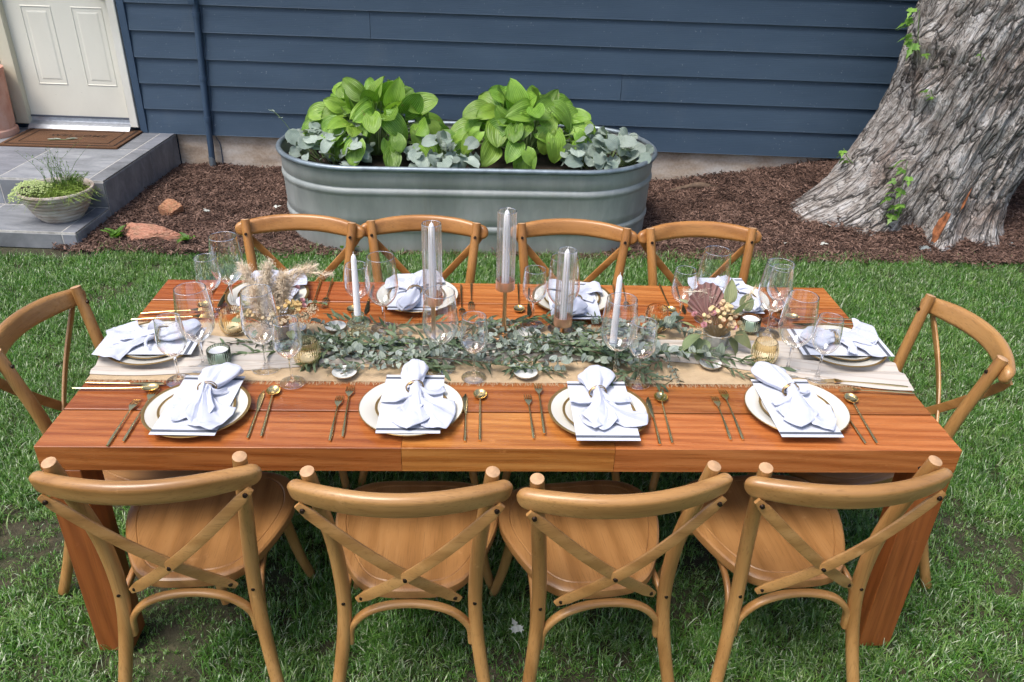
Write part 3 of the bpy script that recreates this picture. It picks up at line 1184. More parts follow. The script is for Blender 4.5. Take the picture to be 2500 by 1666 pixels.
def stadium(r, n=96, a=.672):
    out = []
    h = n // 2
    for i in range(h):
        t = -PI / 2 + PI * i / (h - 1)
        out.append((a + r * math.cos(t), r * math.sin(t)))
    for i in range(h):
        t = PI / 2 + PI * i / (h - 1)
        out.append((-a + r * math.cos(t), r * math.sin(t)))
    # straight sides subdivided
    res = []
    for i, p in enumerate(out):
        q = out[(i + 1) % n]
        res.append(p)
        if i in (h - 1, n - 1):
            for k in range(1, 14):
                res.append((p[0] + (q[0] - p[0]) * k / 14, p[1] + (q[1] - p[1]) * k / 14))
    return res


def ovalshell(prof):
    rings = [stadium(r) for r, z in prof]
    n = len(rings[0])
    v = [(x, y, z) for (r, z), ring in zip(prof, rings) for x, y in ring]
    f = [(k * n + i, k * n + (i + 1) % n, (k + 1) * n + (i + 1) % n, (k + 1) * n + i) for k in range(len(prof) - 1) for i in range(n)]
    return MB().add(v, f)


def rib(z):
    return [(.0, z - .030), (.002, z - .022), (.007, z - .012), (.009, z - .004), (.0085, z + .004), (.006, z + .012), (.0005, z + .020), (-.004, z + .026), (-.004, z + .031), (.0, z + .037)]


def wallr(z):
    return .528 + .022 * (z / .56)


prof = [(.528, -.03), (.532, .0), (wallr(.03), .03), (wallr(.08), .08)]
for zz in (.165, .405):
    prof += [(wallr(z) + d, z) for d, z in rib(zz)]
    prof += [(wallr(zz + .08), zz + .08)]
prof = prof[:-1] + [(wallr(.49), .49), (.551, .545)]
ovalshell(prof).obj('tank_wall', M['galv'], tank, sharp=60)
ovalshell([(.545, .545), (.542, .44), (.53, .40)]).obj('inner_wall', M['galv'], tank)
mb = MB()
ring = stadium(.556)
n = len(ring)
v, fc = [], []
for i, (x, y) in enumerate(ring):
    x0, y0 = ring[i - 1]
    x1, y1 = ring[(i + 1) % n]
    t = Vector((x1 - x0, y1 - y0, 0)).normalized()
    nn = Vector((t.y, -t.x, 0))
    for k in range(10):
        a = 2 * PI * k / 10
        v.append(Vector((x, y, .556)) + nn * .017 * math.cos(a) + Vector((0, 0, .017 * math.sin(a))))
for i in range(n):
    for k in range(10):
        fc.append((i * 10 + k, ((i + 1) % n) * 10 + k, ((i + 1) % n) * 10 + (k + 1) % 10, i * 10 + (k + 1) % 10))
mb.add(v, fc).obj('rolled_rim', M['galv_rim'], tank)
sg = MB()
sv = [(0, 0, .49)]
sr = stadium(1.0)
for q in (.15, .3, .45, .538):
    sv += [(x, y, .475 + .03 * float(pn(x * 6, y * 6, 1))) for x, y in stadium(q)]
nn_ = len(sr)
sf = [(0, 1 + i, 1 + (i + 1) % nn_) for i in range(nn_)]
for k in range(3):
    sf += [(1 + k * nn_ + i, 1 + (k + 1) * nn_ + i, 1 + (k + 1) * nn_ + (i + 1) % nn_, 1 + k * nn_ + (i + 1) % nn_) for i in range(nn_)]
sg.add(sv, sf).obj('soil', M['soil'], tank)


# ------------------------------------------------------------------ leaves
def leafmesh(name, mat, L, W, heart=.16, power=.55, tip=.9, fold=.12, bend=.25, wave=.0, rip=0.0, nu=13, nv=12, seed=0, scallop=0.0):
    """leaf along +y from the petiole at the origin; u across in [-1, 1]"""
    U, T = np.meshgrid(np.linspace(-1, 1, nu), np.linspace(0, 1, nv))
    wd = np.sin(PI * np.clip(T, 0, 1) ** power) ** tip
    if tip == -2:
        wd = np.clip(1 - (2 * T ** .82 - 1) ** 2, 0, 1) ** .5 * (1 - .25 * T ** 3)
    elif tip < 0:
        wd = np.sqrt(np.clip(1 - (2 * T - 1) ** 2, 0, 1))
    wd = np.clip(wd, 0, 1)
    wd[0] = .45 if heart > .05 else .04
    wd[-1] = .0
    if scallop:
        wd = wd * (1 + scallop * np.sin(T * 26 + seed))
    x = U * wd * W / 2
    y = L * (T - heart * np.abs(U) ** 1.3 * (1 - T) ** 2)
    z = fold * np.abs(x) - bend * (np.clip(y, 0, None) ** 2) / L + wave * L * np.sin(T * 7 + seed) * np.abs(U) ** 2 * np.sign(U + .01) + rip * np.cos(U * PI * 6) * wd
    z = z + .05 * L * pn(U * 1.5 + seed, T * 2 + seed * 2)
    me = npmesh(name, np.stack([x, y, z], -1).reshape(-1, 3), gridfaces(nu, nv), mat)
    setuv(me, np.stack([(U * .5 + .5), T], -1).reshape(-1, 2))
    return me


def place_leaf(me, parent, pos, az, pitch, roll=0.0, sc=1.0, name='leaf', color=(1, 1, 1)):
    m = Matrix.Translation(pos) @ Matrix.Rotation(az - PI / 2, 4, 'Z') @ Matrix.Rotation(pitch, 4, 'X') @ Matrix.Rotation(roll, 4, 'Y') @ Matrix.Scale(sc, 4)
    o = link(name, me, parent, color=color)
    o.matrix_local = m
    return o


HL = [leafmesh('hosta_leaf', M['hosta'], .158, .150, .24, .68, -2, .22, b, wv, .0018, 19, 14, s_) for s_, (b, wv) in enumerate([(.25, .03), (.45, .05), (.6, -.04), (.1, .04), (.75, .03)])]


def face_leaf(me, parent, pos, yv, nv_, sc, color):
    yv = yv.normalized()
    zv = nv_ - yv * nv_.dot(yv)
    zv.normalize()
    xv = yv.cross(zv)
    m = Matrix(((xv.x, yv.x, zv.x, pos.x), (xv.y, yv.y, zv.y, pos.y), (xv.z, yv.z, zv.z, pos.z), (0, 0, 0, 1))) @ Matrix.Scale(sc, 4)
    o = link('leaf', me, parent, color=color)
    o.matrix_local = m
    return o


def hosta(label, cx, cy, n, R, H, seed):
    rs = random.Random(seed)
    t = thing('hosta_plant', label, 'hosta', (cx, cy, .485), 0, 'hostas in the stock tank')
    st = MB()
    for i in range(n):
        q = (i + .5) / n
        az = i * 2.39996 + rs.gauss(0, .2)
        r = R * (.06 + .94 * q ** .62)
        z = H * (1 - q ** 1.25) * .95 + .10 + rs.gauss(0, .03)
        pos = Vector((r * math.cos(az), r * .78 * math.sin(az), z))
        pitch = rad(46 - 92 * q ** .8 + rs.gauss(0, 20))
        if q > .75:
            z = pos.z = max(.06, pos.z)
        a2 = math.atan2(pos.y - .10 * R, pos.x) if q > .1 else az
        sc = rs.uniform(.62, 1.15) * (1.06 - .25 * q)
        k = rs.uniform(.68, 1.18)
        out = Vector((math.cos(a2), math.sin(a2), 0))
        yv = out * .75 + Vector((rs.gauss(0, .3), rs.gauss(0, .3), 1.0 - 2.1 * q ** .75 + rs.gauss(0, .3)))
        nv_ = out * .35 + Vector((rs.gauss(0, .38), -.70 + rs.gauss(0, .35), .62))
        face_leaf(rs.choice(HL), t, pos, yv, nv_, sc, (k * rs.uniform(.92, 1.08), k, k))
        b = Vector((.05 * math.cos(az), .05 * math.sin(az), .0))
        st.tube([b, b.lerp(pos, .45) + Vector((0, 0, .06)), pos], [.0055, .0045, .003], 5)
    st.obj('stems', M['stem_green'], t)
    return t


hosta('left lush lime-green hosta with broad ribbed leaves in the tank', -.765, 3.60, 104, .46, .26, 17)
hosta('right lush lime-green hosta with broad ribbed leaves in the tank', .21, 3.60, 94, .46, .235, 29)

SL = [leafmesh('silver_leaf', M['silver'], .078, .088, .26, .82, -1, .2, b, .05, 0, 13, 11, s_, .05) for s_, b in enumerate((.2, .5, .0, .8))]


def silver(label, pts, n, seed, zlo, zhi):
    rs = random.Random(seed)
    cx, cy, rx, ry = pts
    t = thing('silver_leaf_plant', label, 'plant', (cx, cy, .485), 0, 'silver-leaved plants in the stock tank')
    st = MB()
    for i in range(n):
        a, q = rs.uniform(0, 6.28), math.sqrt(rs.random())
        x, y = rx * q * math.cos(a), ry * q * math.sin(a)
        z = rs.uniform(zlo, zhi) * (1 - .45 * q * q)
        k = rs.uniform(.75, 1.12)
        pos = Vector((x, y, z))
        face_leaf(rs.choice(SL), t, pos, Vector((math.cos(a) + rs.gauss(0, .8), math.sin(a) + rs.gauss(0, .8), rs.gauss(-.1, .5))), Vector((rs.gauss(0, .4), -.55 + rs.gauss(0, .4), .8)), rs.uniform(.6, 1.15), (k, k, k))
        st.tube([(x * .6, y * .6, 0), (x * .9, y * .9, z * .6), pos], [.002, .0018, .0013], 4)
    st.obj('stems', M['stem_green'], t)
    return t


silver('spreading silver-leaved plant at the left end of the tank', (-1.01, 3.43, .25, .27), 85, 3, .07, .24)
silver('small silver-leaved plant between the two hostas', (-.34, 3.34, .22, .18), 64, 4, .05, .19)
silver('dense silver-leaved plant at the right end of the tank', (.70, 3.43, .29, .26), 110, 5, .07, .24)
sp = thing('seed_stalk', 'thin pale seed stalk leaning over the left end of the tank', 'stalk', (-1.25, 3.40, .50))
pts = bez([(.02, 0, 0), (-.02, 0, .16), (-.09, -.01, .27), (-.13, -.01, .30)], 5)
MB().tube(pts, .002, 5).obj('stem', M['stem_green'], sp)
for i in (5, 9, 13, 15):
    place_leaf(SL[0], sp, pts[i], 2.5 + i, .4, 0, .35)


# ------------------------------------------------------------------ the old tree
def trunk_r(th, z):
    zl = [-.1, .0, .1, .25, .4, .6, .85, 1.05, 1.5, 3.2]
    rL = np.interp(z, zl, [1.10, 1.00, .90, .76, .67, .59, .53, .51, .545, .52])
    rR = np.interp(z, zl, [.50, .44, .37, .38, .46, .54, .60, .62, .62, .58])
    rF = np.interp(z, zl, [.54, .50, .47, .45, .44, .44, .45, .46, .47, .46])
    rB = np.interp(z, zl, [.5, .5, .5, .48, .47, .46, .46, .46, .47, .46])
    c, s_ = np.cos(th), np.sin(th)
    wr, wl = np.maximum(c, 0) ** 2, np.maximum(-c, 0) ** 2
    wb, wf = np.maximum(s_, 0) ** 2, np.maximum(-s_, 0) ** 2
    lowr = np.exp(-(np.maximum(z, 0) / .38) ** 2)
    wl2 = wl ** (1 + 1.6 * lowr)
    r = wr * rR + wl2 * rL + wb * rB + wf * rF + (wl - wl2) * .50
    low = np.exp(-np.maximum(z, 0) / .20)
    for k, (t0, a, p) in enumerate(((3.30, .16, 14), (3.85, .12, 30), (4.46, .20, 30), (5.05, .18, 26), (5.6, .12, 20), (.3, .1, 10))):
        r = r + a * low * np.maximum(np.cos(th - t0 + .25 * z), 0) ** p
    for t0, a, p in ((3.62, -.07, 30), (4.08, -.20, 34), (4.80, -.10, 34)):
        r = r + a * np.exp(-np.maximum(z, 0) / .5) * np.maximum(np.cos(th - t0 + .35 * z), 0) ** p
    for t0, z0, a, sr in ((3.55, .97, .055, .09), (3.45, 1.27, .075, .11), (3.95, 1.22, .03, .10), (3.6, .52, .04, .07), (4.5, .75, .02, .15)):
        d2 = ((th - t0) * .55 / sr) ** 2 + ((z - z0) / sr) ** 2
        r = r + a * np.exp(-d2)
    return r


def trunk_pt(th, z, off=0.0):
    th, z = np.asarray(th, float), np.asarray(z, float)
    r = trunk_r(th, z)
    u = th * .58 - .20 * z
    w1 = fbm(u * 2.2, z * .8, 0, 2) * .5
    ridge = 1 - 2.2 * np.abs(pn((u + .05 * w1) * 11, z * 1.9, 2.2))
    ridge2 = 1 - 2.2 * np.abs(pn((u + .05 * w1) * 26, z * 4.6, 7.2))
    big = fbm(u * 1.5, z * 1.2, 4, 3)
    plate = fbm(u * 9, z * 4.5, 5.5, 4)
    r = r + .030 * big + .020 * np.clip(ridge, -1, 1) + .010 * np.clip(ridge2, -1, 1) + .012 * plate + off
    cx = TREE[0] + .12 * z
    return np.stack([cx + r * np.cos(th), TREE[1] + r * np.sin(th), z], -1)


tree = thing('old_tree', 'massive old tree trunk with furrowed pale grey bark and flared roots', 'tree', (0, 0, 0))
nth, nz = 460, 300
th = PI / 2 + np.linspace(0, 2 * PI, nth + 1)
zz = np.concatenate([np.linspace(-.12, 1.7, 260), np.linspace(1.72, 3.2, 40)])
TH, ZZ = np.meshgrid(th, zz)
V = trunk_pt(np.mod(TH, 2 * PI), ZZ)
me = npmesh('trunk', V.reshape(-1, 3), gridfaces(nth + 1, nz), M['bark'])
setuv(me, np.stack([TH * .58 - .20 * ZZ, ZZ], -1).reshape(-1, 2))
link('trunk', me, tree)
# bare torn patches
for t0, z0, rt, rz_ in ((4.36, .17, .055, .11), (4.58, .35, .02, .08), (4.5, .02, .045, .025)):
    A, Rr = np.meshgrid(np.linspace(0, 2 * PI, 40), np.linspace(0, 1, 14))
    rg = Rr * (1 + .35 * pn(np.cos(A) * 2 + z0 * 9, np.sin(A) * 2))
    tt = t0 + rt * rg * np.cos(A) + .3 * rz_ * rg * np.sin(A)
    V = trunk_pt(tt, z0 + rz_ * rg * np.sin(A), .010 * (1 - Rr ** 6) - .004)
    link('bare_patch', npmesh('bare_patch', V.reshape(-1, 3), gridfaces(40, 14), M['bare_wood']), tree)
# limbs and crown high above the picture
mb = MB()
limbs = []
for i, (a, l) in enumerate(((2.6, 3.2), (4.0, 3.6), (5.2, 3.4), (.6, 3.0), (1.6, 3.4))):
    p0 = Vector((TREE[0] + .38, TREE[1], 2.9))
    d = Vector((math.cos(a), math.sin(a), 0))
    pts = bez([p0, p0 + d * .8 + Vector((0, 0, 1.3)), p0 + d * l * .7 + Vector((0, 0, 2.6)), p0 + d * l + Vector((0, 0, 3.6))], 6)
    mb.tube(pts, [.27 - .24 * k / (len(pts) - 1) for k in range(len(pts))], 10)
    limbs.append(pts)
mb.obj('limbs', M['bark'], tree)

ml = [(0, 0), (.10, .02), (.22, -.10), (.26, .02), (.42, .02), (.33, .14), (.50, .30), (.32, .30), (.30, .40), (.16, .36), (.13, .52), (.20, .56), (.08, .74), (0, 1.0)]
MLV = [(0, .28)] + [(x, y) for x, y in ml] + [(-x, y) for x, y in ml[-2:0:-1]]


def maplemesh(s_, L):
    v = [(x * L, y * L, -.25 * L * (x * x + (y - .3) ** 2) + .12 * L * abs(x) * (1 if s_ else -.6)) for x, y in MLV]
    n = len(v) - 1
    me = bpy.data.meshes.new('maple_leaf')
    me.from_pydata(v, [], [(0, 1 + i, 1 + (i + 1) % n) for i in range(n)])
    me.materials.append(M['maple'])
    me.polygons.foreach_set('use_smooth', [True] * n)
    me.update()
    setuv(me, [(.5 + x * .9, y) for x, y in MLV])
    return me


MPL = [maplemesh(0, .085), maplemesh(1, .1)]


def sprout(t0, z0, H, n, seed, spread=.07, sc=1.0):
    rs = random.Random(seed)
    b = Vector(trunk_pt(t0, z0))
    out = Vector((math.cos(t0), math.sin(t0), 0))
    s_ = tag(link('sprout', None, tree))
    tip = b + out * .09 + Vector((0, 0, H))
    pts = bez([b, b + out * .05 + Vector((0, 0, H * .4)), tip], 5)
    MB().tube(pts, [.003] * len(pts), 5).obj('twig', M['stem_green'], s_)
    for i in range(n):
        q = (i + .3) / n
        p = pts[min(len(pts) - 1, int(q * len(pts)))]
        az = t0 + rs.uniform(-1.5, 1.5)
        pos = p + Vector((math.cos(az), math.sin(az), .15)) * spread * rs.uniform(.4, 1)
        k = rs.uniform(.6, 1.15)
        place_leaf(rs.choice(MPL), s_, pos, az + rs.gauss(0, .3), rad(rs.gauss(-32, 18)), rs.gauss(0, .3), sc * rs.uniform(.6, 1.15), color=(k, k, k))


sprout(3.86, .20, .38, 15, 1)
sprout(3.40, 1.20, .26, 8, 2, .06)
sprout(3.20, .45, .10, 5, 3, .05, .8)
sprout(3.72, .95, .06, 3, 4, .03, .5)
sprout(4.05, 1.22, .05, 2, 6, .02, .4)

# surface roots and fallen leaves
for i, (pts, lab) in enumerate((([(1.35, 4.22, .02), (1.55, 4.25, .085), (1.75, 4.24, .075), (1.9, 4.2, .05)], 'grey surface root arching out of the mulch by the foundation'),
                                ([(1.98, 4.28, .07), (2.08, 4.27, .135), (2.22, 4.24, .09)], 'short surface root in the mulch nearest the tree'))):
    tag(MB().tube(bez(pts, 6), [.022 + .006 * math.sin(k) for k in range(6 * (len(pts) - 1) + 1)], 10).obj('surface_root', M['stem_brown']), lab, 'root')
pale = _leafmat('pale_fallen_leaf', (.45, .47, .44), (.62, .64, .60), (.5, .5, .45), .2, .8, .1, 6.0)
FLM = maplemesh(1, .085)
FLM.materials.clear()
FLM.materials.append(pale)
for (x, y, lab, rz) in ((.048, .02, 'pale fallen leaf on the grass between the front chairs', .4), (2.32, 3.42, 'pale fallen leaf at the tip of the left tree root', 1.2), (1.95, 3.22, 'curled pale leaf lying on the mulch at the lawn edge, left one', 2.6),
                        (2.18, 3.21, 'curled pale leaf lying on the mulch at the lawn edge, right one', 4.1), (-1.52, 3.72, 'pale leaf on the mulch left of the tank', 5.0), (-1.95, 3.62, 'pale leaf on the mulch beside the upright rock', .9)):
    o = link('fallen_leaf', FLM, loc=(x, y, (float(bed_z(x, y)) + .03) if y > 3.05 else .05), rot=(.25, .2, rz), scale=.62)
    tag(o, lab, 'leaf')

WML = leafmesh('leaf', M['maple'], .05, .026, .05, .6, .8, .2, .5, .05, 0, 5, 6, 1)
for (x, y, n_, lab) in ((-2.40, 3.17, 16, 'small leafy weed between the porch and the flat rock'), (-1.93, 3.13, 9, 'small leafy weed at the right end of the flat rock'), (-.93, 3.02, 5, 'tiny green weed at the foot of the tank, left one'), (.83, 3.02, 5, 'tiny green weed at the foot of the tank, right one')):
    t = thing('weed', lab, 'weed', (x, y, .02))
    rw = random.Random(int(x * 100))
    for i in range(n_):
        a = rw.uniform(0, 6.28)
        place_leaf(WML, t, Vector((rw.gauss(0, .012), rw.gauss(0, .012), rw.uniform(.0, .03))), a, rad(rw.uniform(15, 65)), rw.gauss(0, .3), rw.uniform(.7, 1.7), color=(rw.uniform(.6, 1.0),) * 3)

# ------------------------------------------------------------------ dining table
TW, TD, TH_ = 2.42, 1.006, .76
table = thing('dining_table', 'long reddish hardwood extending dining table on square legs', 'table', (0, 0, 0))


def prism(prof, x0, x1, name, mat, color):
    n = len(prof)
    cx = (x0 + x1) / 2
    v = [(x0 - cx, y, z) for y, z in prof] + [(x1 - cx, y, z) for y, z in prof]
    f = [(i, (i + 1) % n, n + (i + 1) % n, n + i) for i in range(n)] + [tuple(reversed(range(n))), tuple(range(n, 2 * n))]
    return MB().add(v, f).obj(name, mat, table, smooth=False, loc=(cx, 0, 0), color=color)


PWD = TD / 6
secs = [(-TW / 2, -.2805), (-.2795, .2795), (.2805, TW / 2)]
tone = {0: (.98, .86, .80), 1: (1.02, 1.03, .92), 2: (.98, 1.02, .90)}
for k in range(6):
    y0, y1 = k * PWD + (.0037 if k else 0), (k + 1) * PWD - (.0037 if k < 5 else 0)
    for si, (x0, x1) in enumerate(secs):
        b = tone[si]
        j = random.uniform(.78, 1.06)
        if k == 1:
            j *= .86
        c = (b[0] * j, b[1] * j * random.uniform(.86, 1.16), b[2] * j)
        g = .0014
        if k == 0:
            pr = [(0, .685), (0, TH_ - g), (g, TH_), (y1 - g, TH_), (y1, TH_ - g), (y1, .736), (.028, .736), (.028, .685)]
        elif k == 5:
            pr = [(y0, .736), (y0, TH_ - g), (y0 + g, TH_), (TD - g, TH_), (TD, TH_ - g), (TD, .685), (TD - .028, .685), (TD - .028, .736)]
        else:
            pr = [(y0, .736), (y0, TH_ - g), (y0 + g, TH_), (y1 - g, TH_), (y1, TH_ - g), (y1, .736)]
        prism(pr[::-1], x0, x1, 'plank', M['table_x'], c)
for s_ in (-1, 1):
    MB().box((s_ * (TW / 2 - .014), TD / 2, .7095), (.028, TD - .06, .049), bev=.001).obj('end_apron', M['table_x'], table, smooth=False, color=(.85, .8, .8))
    for y in (.0495, TD - .0495):
        MB().box((0, 0, 0), (.099, .099, .684), bev=.002).obj('leg', M['table_z'], table, smooth=False, loc=(s_ * (TW / 2 - .0495), y, .342), color=(.95, .92, .9))
    MB().box((s_ * .2, TD / 2, .712), (.06, TD - .06, .047)).obj('under_beam', M['table_x'], table, smooth=False)


# ------------------------------------------------------------------ chairs
def make_chair():
    t = thing('cross_back_chair', '', 'chair')
    # seat
    nn = 64

    def outline(a):
        x, y = math.cos(a), math.sin(a)
        e = 3.6
        r = 1 / ((abs(x) ** e + abs(y) ** e) ** (1 / e))
        px_, py_ = r * x, r * y
        wdt = .236 - .070 * float(sm(.35, -1.0, py_)) ** 1.0
        return px_ * wdt, .014 + py_ * .226
    rings = [(.0, .0), (.3, .0), (.6, .0008), (.80, .002), (.845, .0026), (.856, .0006), (.868, .0028), (.93, .0030), (.965, .0015), (.99, -.003), (1.0, -.010), (.995, -.021), (.97, -.027), (.9, -.028), (.0, -.028)]
    rings = [(q, dz * (1.25 if dz < -.005 else 1)) for q, dz in rings]
    v, f = [], []
    for q, dz in rings:
        for i in range(nn):
            x, y = outline(2 * PI * i / nn)
            dish = -.008 * math.exp(-((x / .12) ** 2 + ((y + .02) / .13) ** 2)) * (1 if dz > -.02 else 0)
            curl = .003 * max(0, -(y * q) / .2) ** 2 + .004 * (x * q / .2) ** 2
            v.append((x * q, .012 + (y - .012) * q, .446 + dz + dish + curl * (1 if dz > -.02 else .9)))
    for k in range(len(rings) - 1):
        for i in range(nn):
            j = (i + 1) % nn
            f.append((k * nn + i, k * nn + j, (k + 1) * nn + j, (k + 1) * nn + i))
    MB().add(v, f).obj('seat', M['oak_y'], t, sharp=28)
    ry = lambda x: -.346 + 1.21 * x * x           # back rail bow
    # rail
    RX = [-.250, -.2495, -.2475, -.244, -.239, -.232] + [-.222 + .444 * i / 22 for i in range(23)] + [.232, .239, .244, .2475, .2495, .250]
    pts = [Vector((x, ry(x) - .012, .848 + .012 * (1 - (x / .25) ** 2))) for x in RX]
    sc = []
    for x in RX:
        e = max(0, abs(x) - .226) / .0242
        k = max(.12, math.sqrt(max(0.0, 1 - e * e)))
        sc.append((k, (.84 + .16 * float(sm(.25, .12, abs(x)))) * k))
    MB().sweep(pts, rrect(.032, .066, .0150, 5), (0, -.22, 1), True, sc).obj('top_rail', M['oak_x'], t)
    for s_ in (-1, 1):
        # rear post: one bent piece from floor to top
        pts = bez([(s_ * .222, -.305, 0), (s_ * .196, -.262, .15), (s_ * .174, -.225, .32), (s_ * .169, -.213, .45), (s_ * .178, -.222, .62), (s_ * .197, -.260, .80), (s_ * .206, -.282, .893)], 6)
        o = MB().tube(pts, [.0165 + .0025 * math.sin(PI * i / (len(pts) - 1)) for i in range(len(pts))], 14).obj('rear_post', M['oak_z'], t)
        d = (pts[-1] - pts[-2]).normalized()
        MB().tube([pts[-1] + d * .0004, pts[-1] + d * .0012], [.0160, .0145], 14).obj('post_end', M['oak_end'], o)
        # front leg
        pts = bez([(s_ * .222, .232, 0), (s_ * .196, .200, .14), (s_ * .172, .172, .32), (s_ * .165, .165, .415)], 6)
        MB().tube(pts, [.0145 + .004 * i / (len(pts) - 1) for i in range(len(pts))], 12).obj('front_leg', M['oak_z'], t)
        # cross slat
        a, b = Vector((s_ * .228, ry(.228) - .033, .826)), Vector((-s_ * .130, -.236, .446))
        pts = []
        for i in range(15):
            q = i / 14
            p = a.lerp(b, q)
            p.y -= .024 * math.sin(PI * q) ** 1.0 + (.004 if s_ > 0 else -.004) * math.sin(PI * q)
            p.z -= .008 * math.sin(PI * q)
            pts.append(p)
        sl = MB().sweep(pts, rrect(.0085, .029, .003, 2), (0, .05, 1), True, [(1, .55)] + [(1, 1)] * 13 + [(1, .55)])
        sl = sl.obj('cross_slat', M['oak_x'], t)
        for p in (pts[0] + Vector((s_ * -.012, -.0065, -.012)), pts[-1] + Vector((s_ * .012, -.0065, .012))):
            MB().tube([p, p + Vector((0, -.005, 0))], [.0065, .005], 10, up=(0, 0, 1)).obj('bolt', M['black_bolt'], sl)
        # bolts on the posts
        MB().tube([Vector((s_ * .2005, -.2515, .845)), Vector((s_ * .2005, -.2475, .846))], [.0062, .005], 10, up=(0, 0, 1)).obj('bolt', M['black_bolt'], t)
        MB().tube([Vector((s_ * .168, -.229, .425)), Vector((s_ * .168, -.234, .425))], [.006, .0045], 10, up=(0, 0, 1)).obj('bolt', M['black_bolt'], t)
        # side arch
        pts = bez([(s_ * .180, -.215, .285), (s_ * .176, -.185, .375), (s_ * .168, -.10, .402), (s_ * .166, .06, .402), (s_ * .172, .135, .375), (s_ * .176, .165, .285)], 5)
        MB().sweep(pts, rrect(.022, .016, .006, 3), (1, 0, 0)).obj('arch_brace', M['oak_y'], t)
    for y0, nm in ((-.222, 'arch_brace'), (.172, 'arch_brace')):
        pts = bez([(-.160, y0, .275), (-.150, y0, .340), (-.095, y0, .395), (0, y0 + .008, .407), (.095, y0, .395), (.150, y0, .340), (.160, y0, .275)], 5)
        MB().sweep(pts, rrect(.018, .024, .007, 3), (0, 1, 0)).obj(nm, M['oak_x'], t)
    MB().tube([Vector((0, -.2925, .572)), Vector((0, -.2985, .572))], [.0065, .005], 10, up=(0, 0, 1)).obj('bolt', M['black_bolt'], t)
    return t


chair0 = make_chair()
CH = [(-.826, -.222, 3.4, 'light brown cross-back chair at the front, leftmost of the four', 1.0),
      (-.253, -.262, 0, 'light brown cross-back chair at the front, second from the left', 1.0),
      (.2555, -.262, 6.7, 'light brown cross-back chair at the front, third from the left', 1.0),
      (.784, -.230, 4.0, 'light brown cross-back chair at the front, rightmost of the four', 1.03),
      (-.780, 1.262, 177.5, 'cross-back chair on the far side, leftmost, behind the pampas grass', 1.05),
      (-.300, 1.275, 179, 'cross-back chair on the far side, second from the left', 1.05),
      (.287, 1.258, 175, 'cross-back chair on the far side, behind the tallest candle on its right', 1.05),
      (.790, 1.255, 183, 'cross-back chair on the far side, rightmost, nearest the tree', 1.05),
      (-1.377, .452, -95, 'cross-back chair at the left end of the table', 1.0),
      (1.424, .468, 91, 'cross-back chair at the right end of the table', 1.04)]
for i, (x, y, a, lab, k) in enumerate(CH):
    c = chair0 if i == 0 else dup(chair0)
    A = rad(a)
    c.location = (x - .281 * math.sin(A), y + .281 * math.cos(A), 0)
    c.rotation_euler = (0, 0, A)
    c['label'] = lab
    c['group'] = 'cross-back chairs around the table'
    red = (1.06, .93, .80) if 4 <= i <= 7 else (1, 1, 1)
    for ch in c.children_recursive:
        j = random.uniform(.92, 1.08) * k
        ch.color = (j * red[0], j * red[1], j * red[2], 1)

# ------------------------------------------------------------------ runner and gauze
run = thing('table_runner', 'tan burlap table runner with frayed edges along the table', 'table runner', (0, 0, .7605))
U, T = np.meshgrid(np.linspace(-1.212, 1.212, 260), np.linspace(.318, .672, 24))
Z = .0016 + .0012 * np.abs(pn(U * 5, T * 5, 1))
link('burlap', npmesh('burlap', np.stack([U, T, Z], -1).reshape(-1, 3), gridfaces(260, 24), M['burlap']), run)
mb = MB()
for y0, s_ in ((.318, -1), (.672, 1)):
    x = -1.208
    while x < 1.21:
        l = random.uniform(.012, .024)
        a = random.gauss(0, .35)
        p = Vector((x, y0 - s_ * .002, .0022))
        q = p + Vector((math.sin(a) * l, s_ * math.cos(a) * l, -.0012))
        sd = Vector((.0009, 0, 0))
        mb.add([p - sd, p + sd, q + sd * .6, q - sd * .6], [(0, 1, 2, 3)])
        x += random.uniform(.0028, .0052)
tag(mb.obj('fringe', M['burlap'], run, smooth=False), kind='stuff')
gz = thing('gauze_cloth', 'cream striped gauze cloth gathered along the middle of the runner', 'cloth', (0, 0, .7625))
U, T = np.meshgrid(np.linspace(-1.214, 1.216, 300), np.linspace(-1, 1, 60))
wdt = .058 + .085 * sm(.45, 1.2, np.abs(U)) + .01 * pn(U * 3, 2.2)
cy = .485 + .022 * np.sin(U * 3.1 + .6) - .03 * sm(.6, 1.2, U)
gath = 1 - sm(.5, 1.25, np.abs(U)) * .6
Yv = cy + T * wdt
Z = .003 + .0075 * (1 + np.sin(T * 9 + 4.5 * pn(U * 1.6, T * .8, 3) + U * 2)) * (gath + .25) + .004 * np.abs(pn(U * 4, T * 5, 8))
Z = Z * (1 - np.abs(T) ** 8) + .002
me = npmesh('gauze', np.stack([U, Yv, Z], -1).reshape(-1, 3), gridfaces(300, 60), M['gauze'])
setuv(me, np.stack([U, T * .5 + .5], -1).reshape(-1, 2))
link('gauze', me, gz)

# ------------------------------------------------------------------ tableware prototypes
def lathe_mesh(name, prof, mat, n=48, **k):
    m = MB()
    m.lathe(prof, n, **k)
    return m.mesh(name, mat)


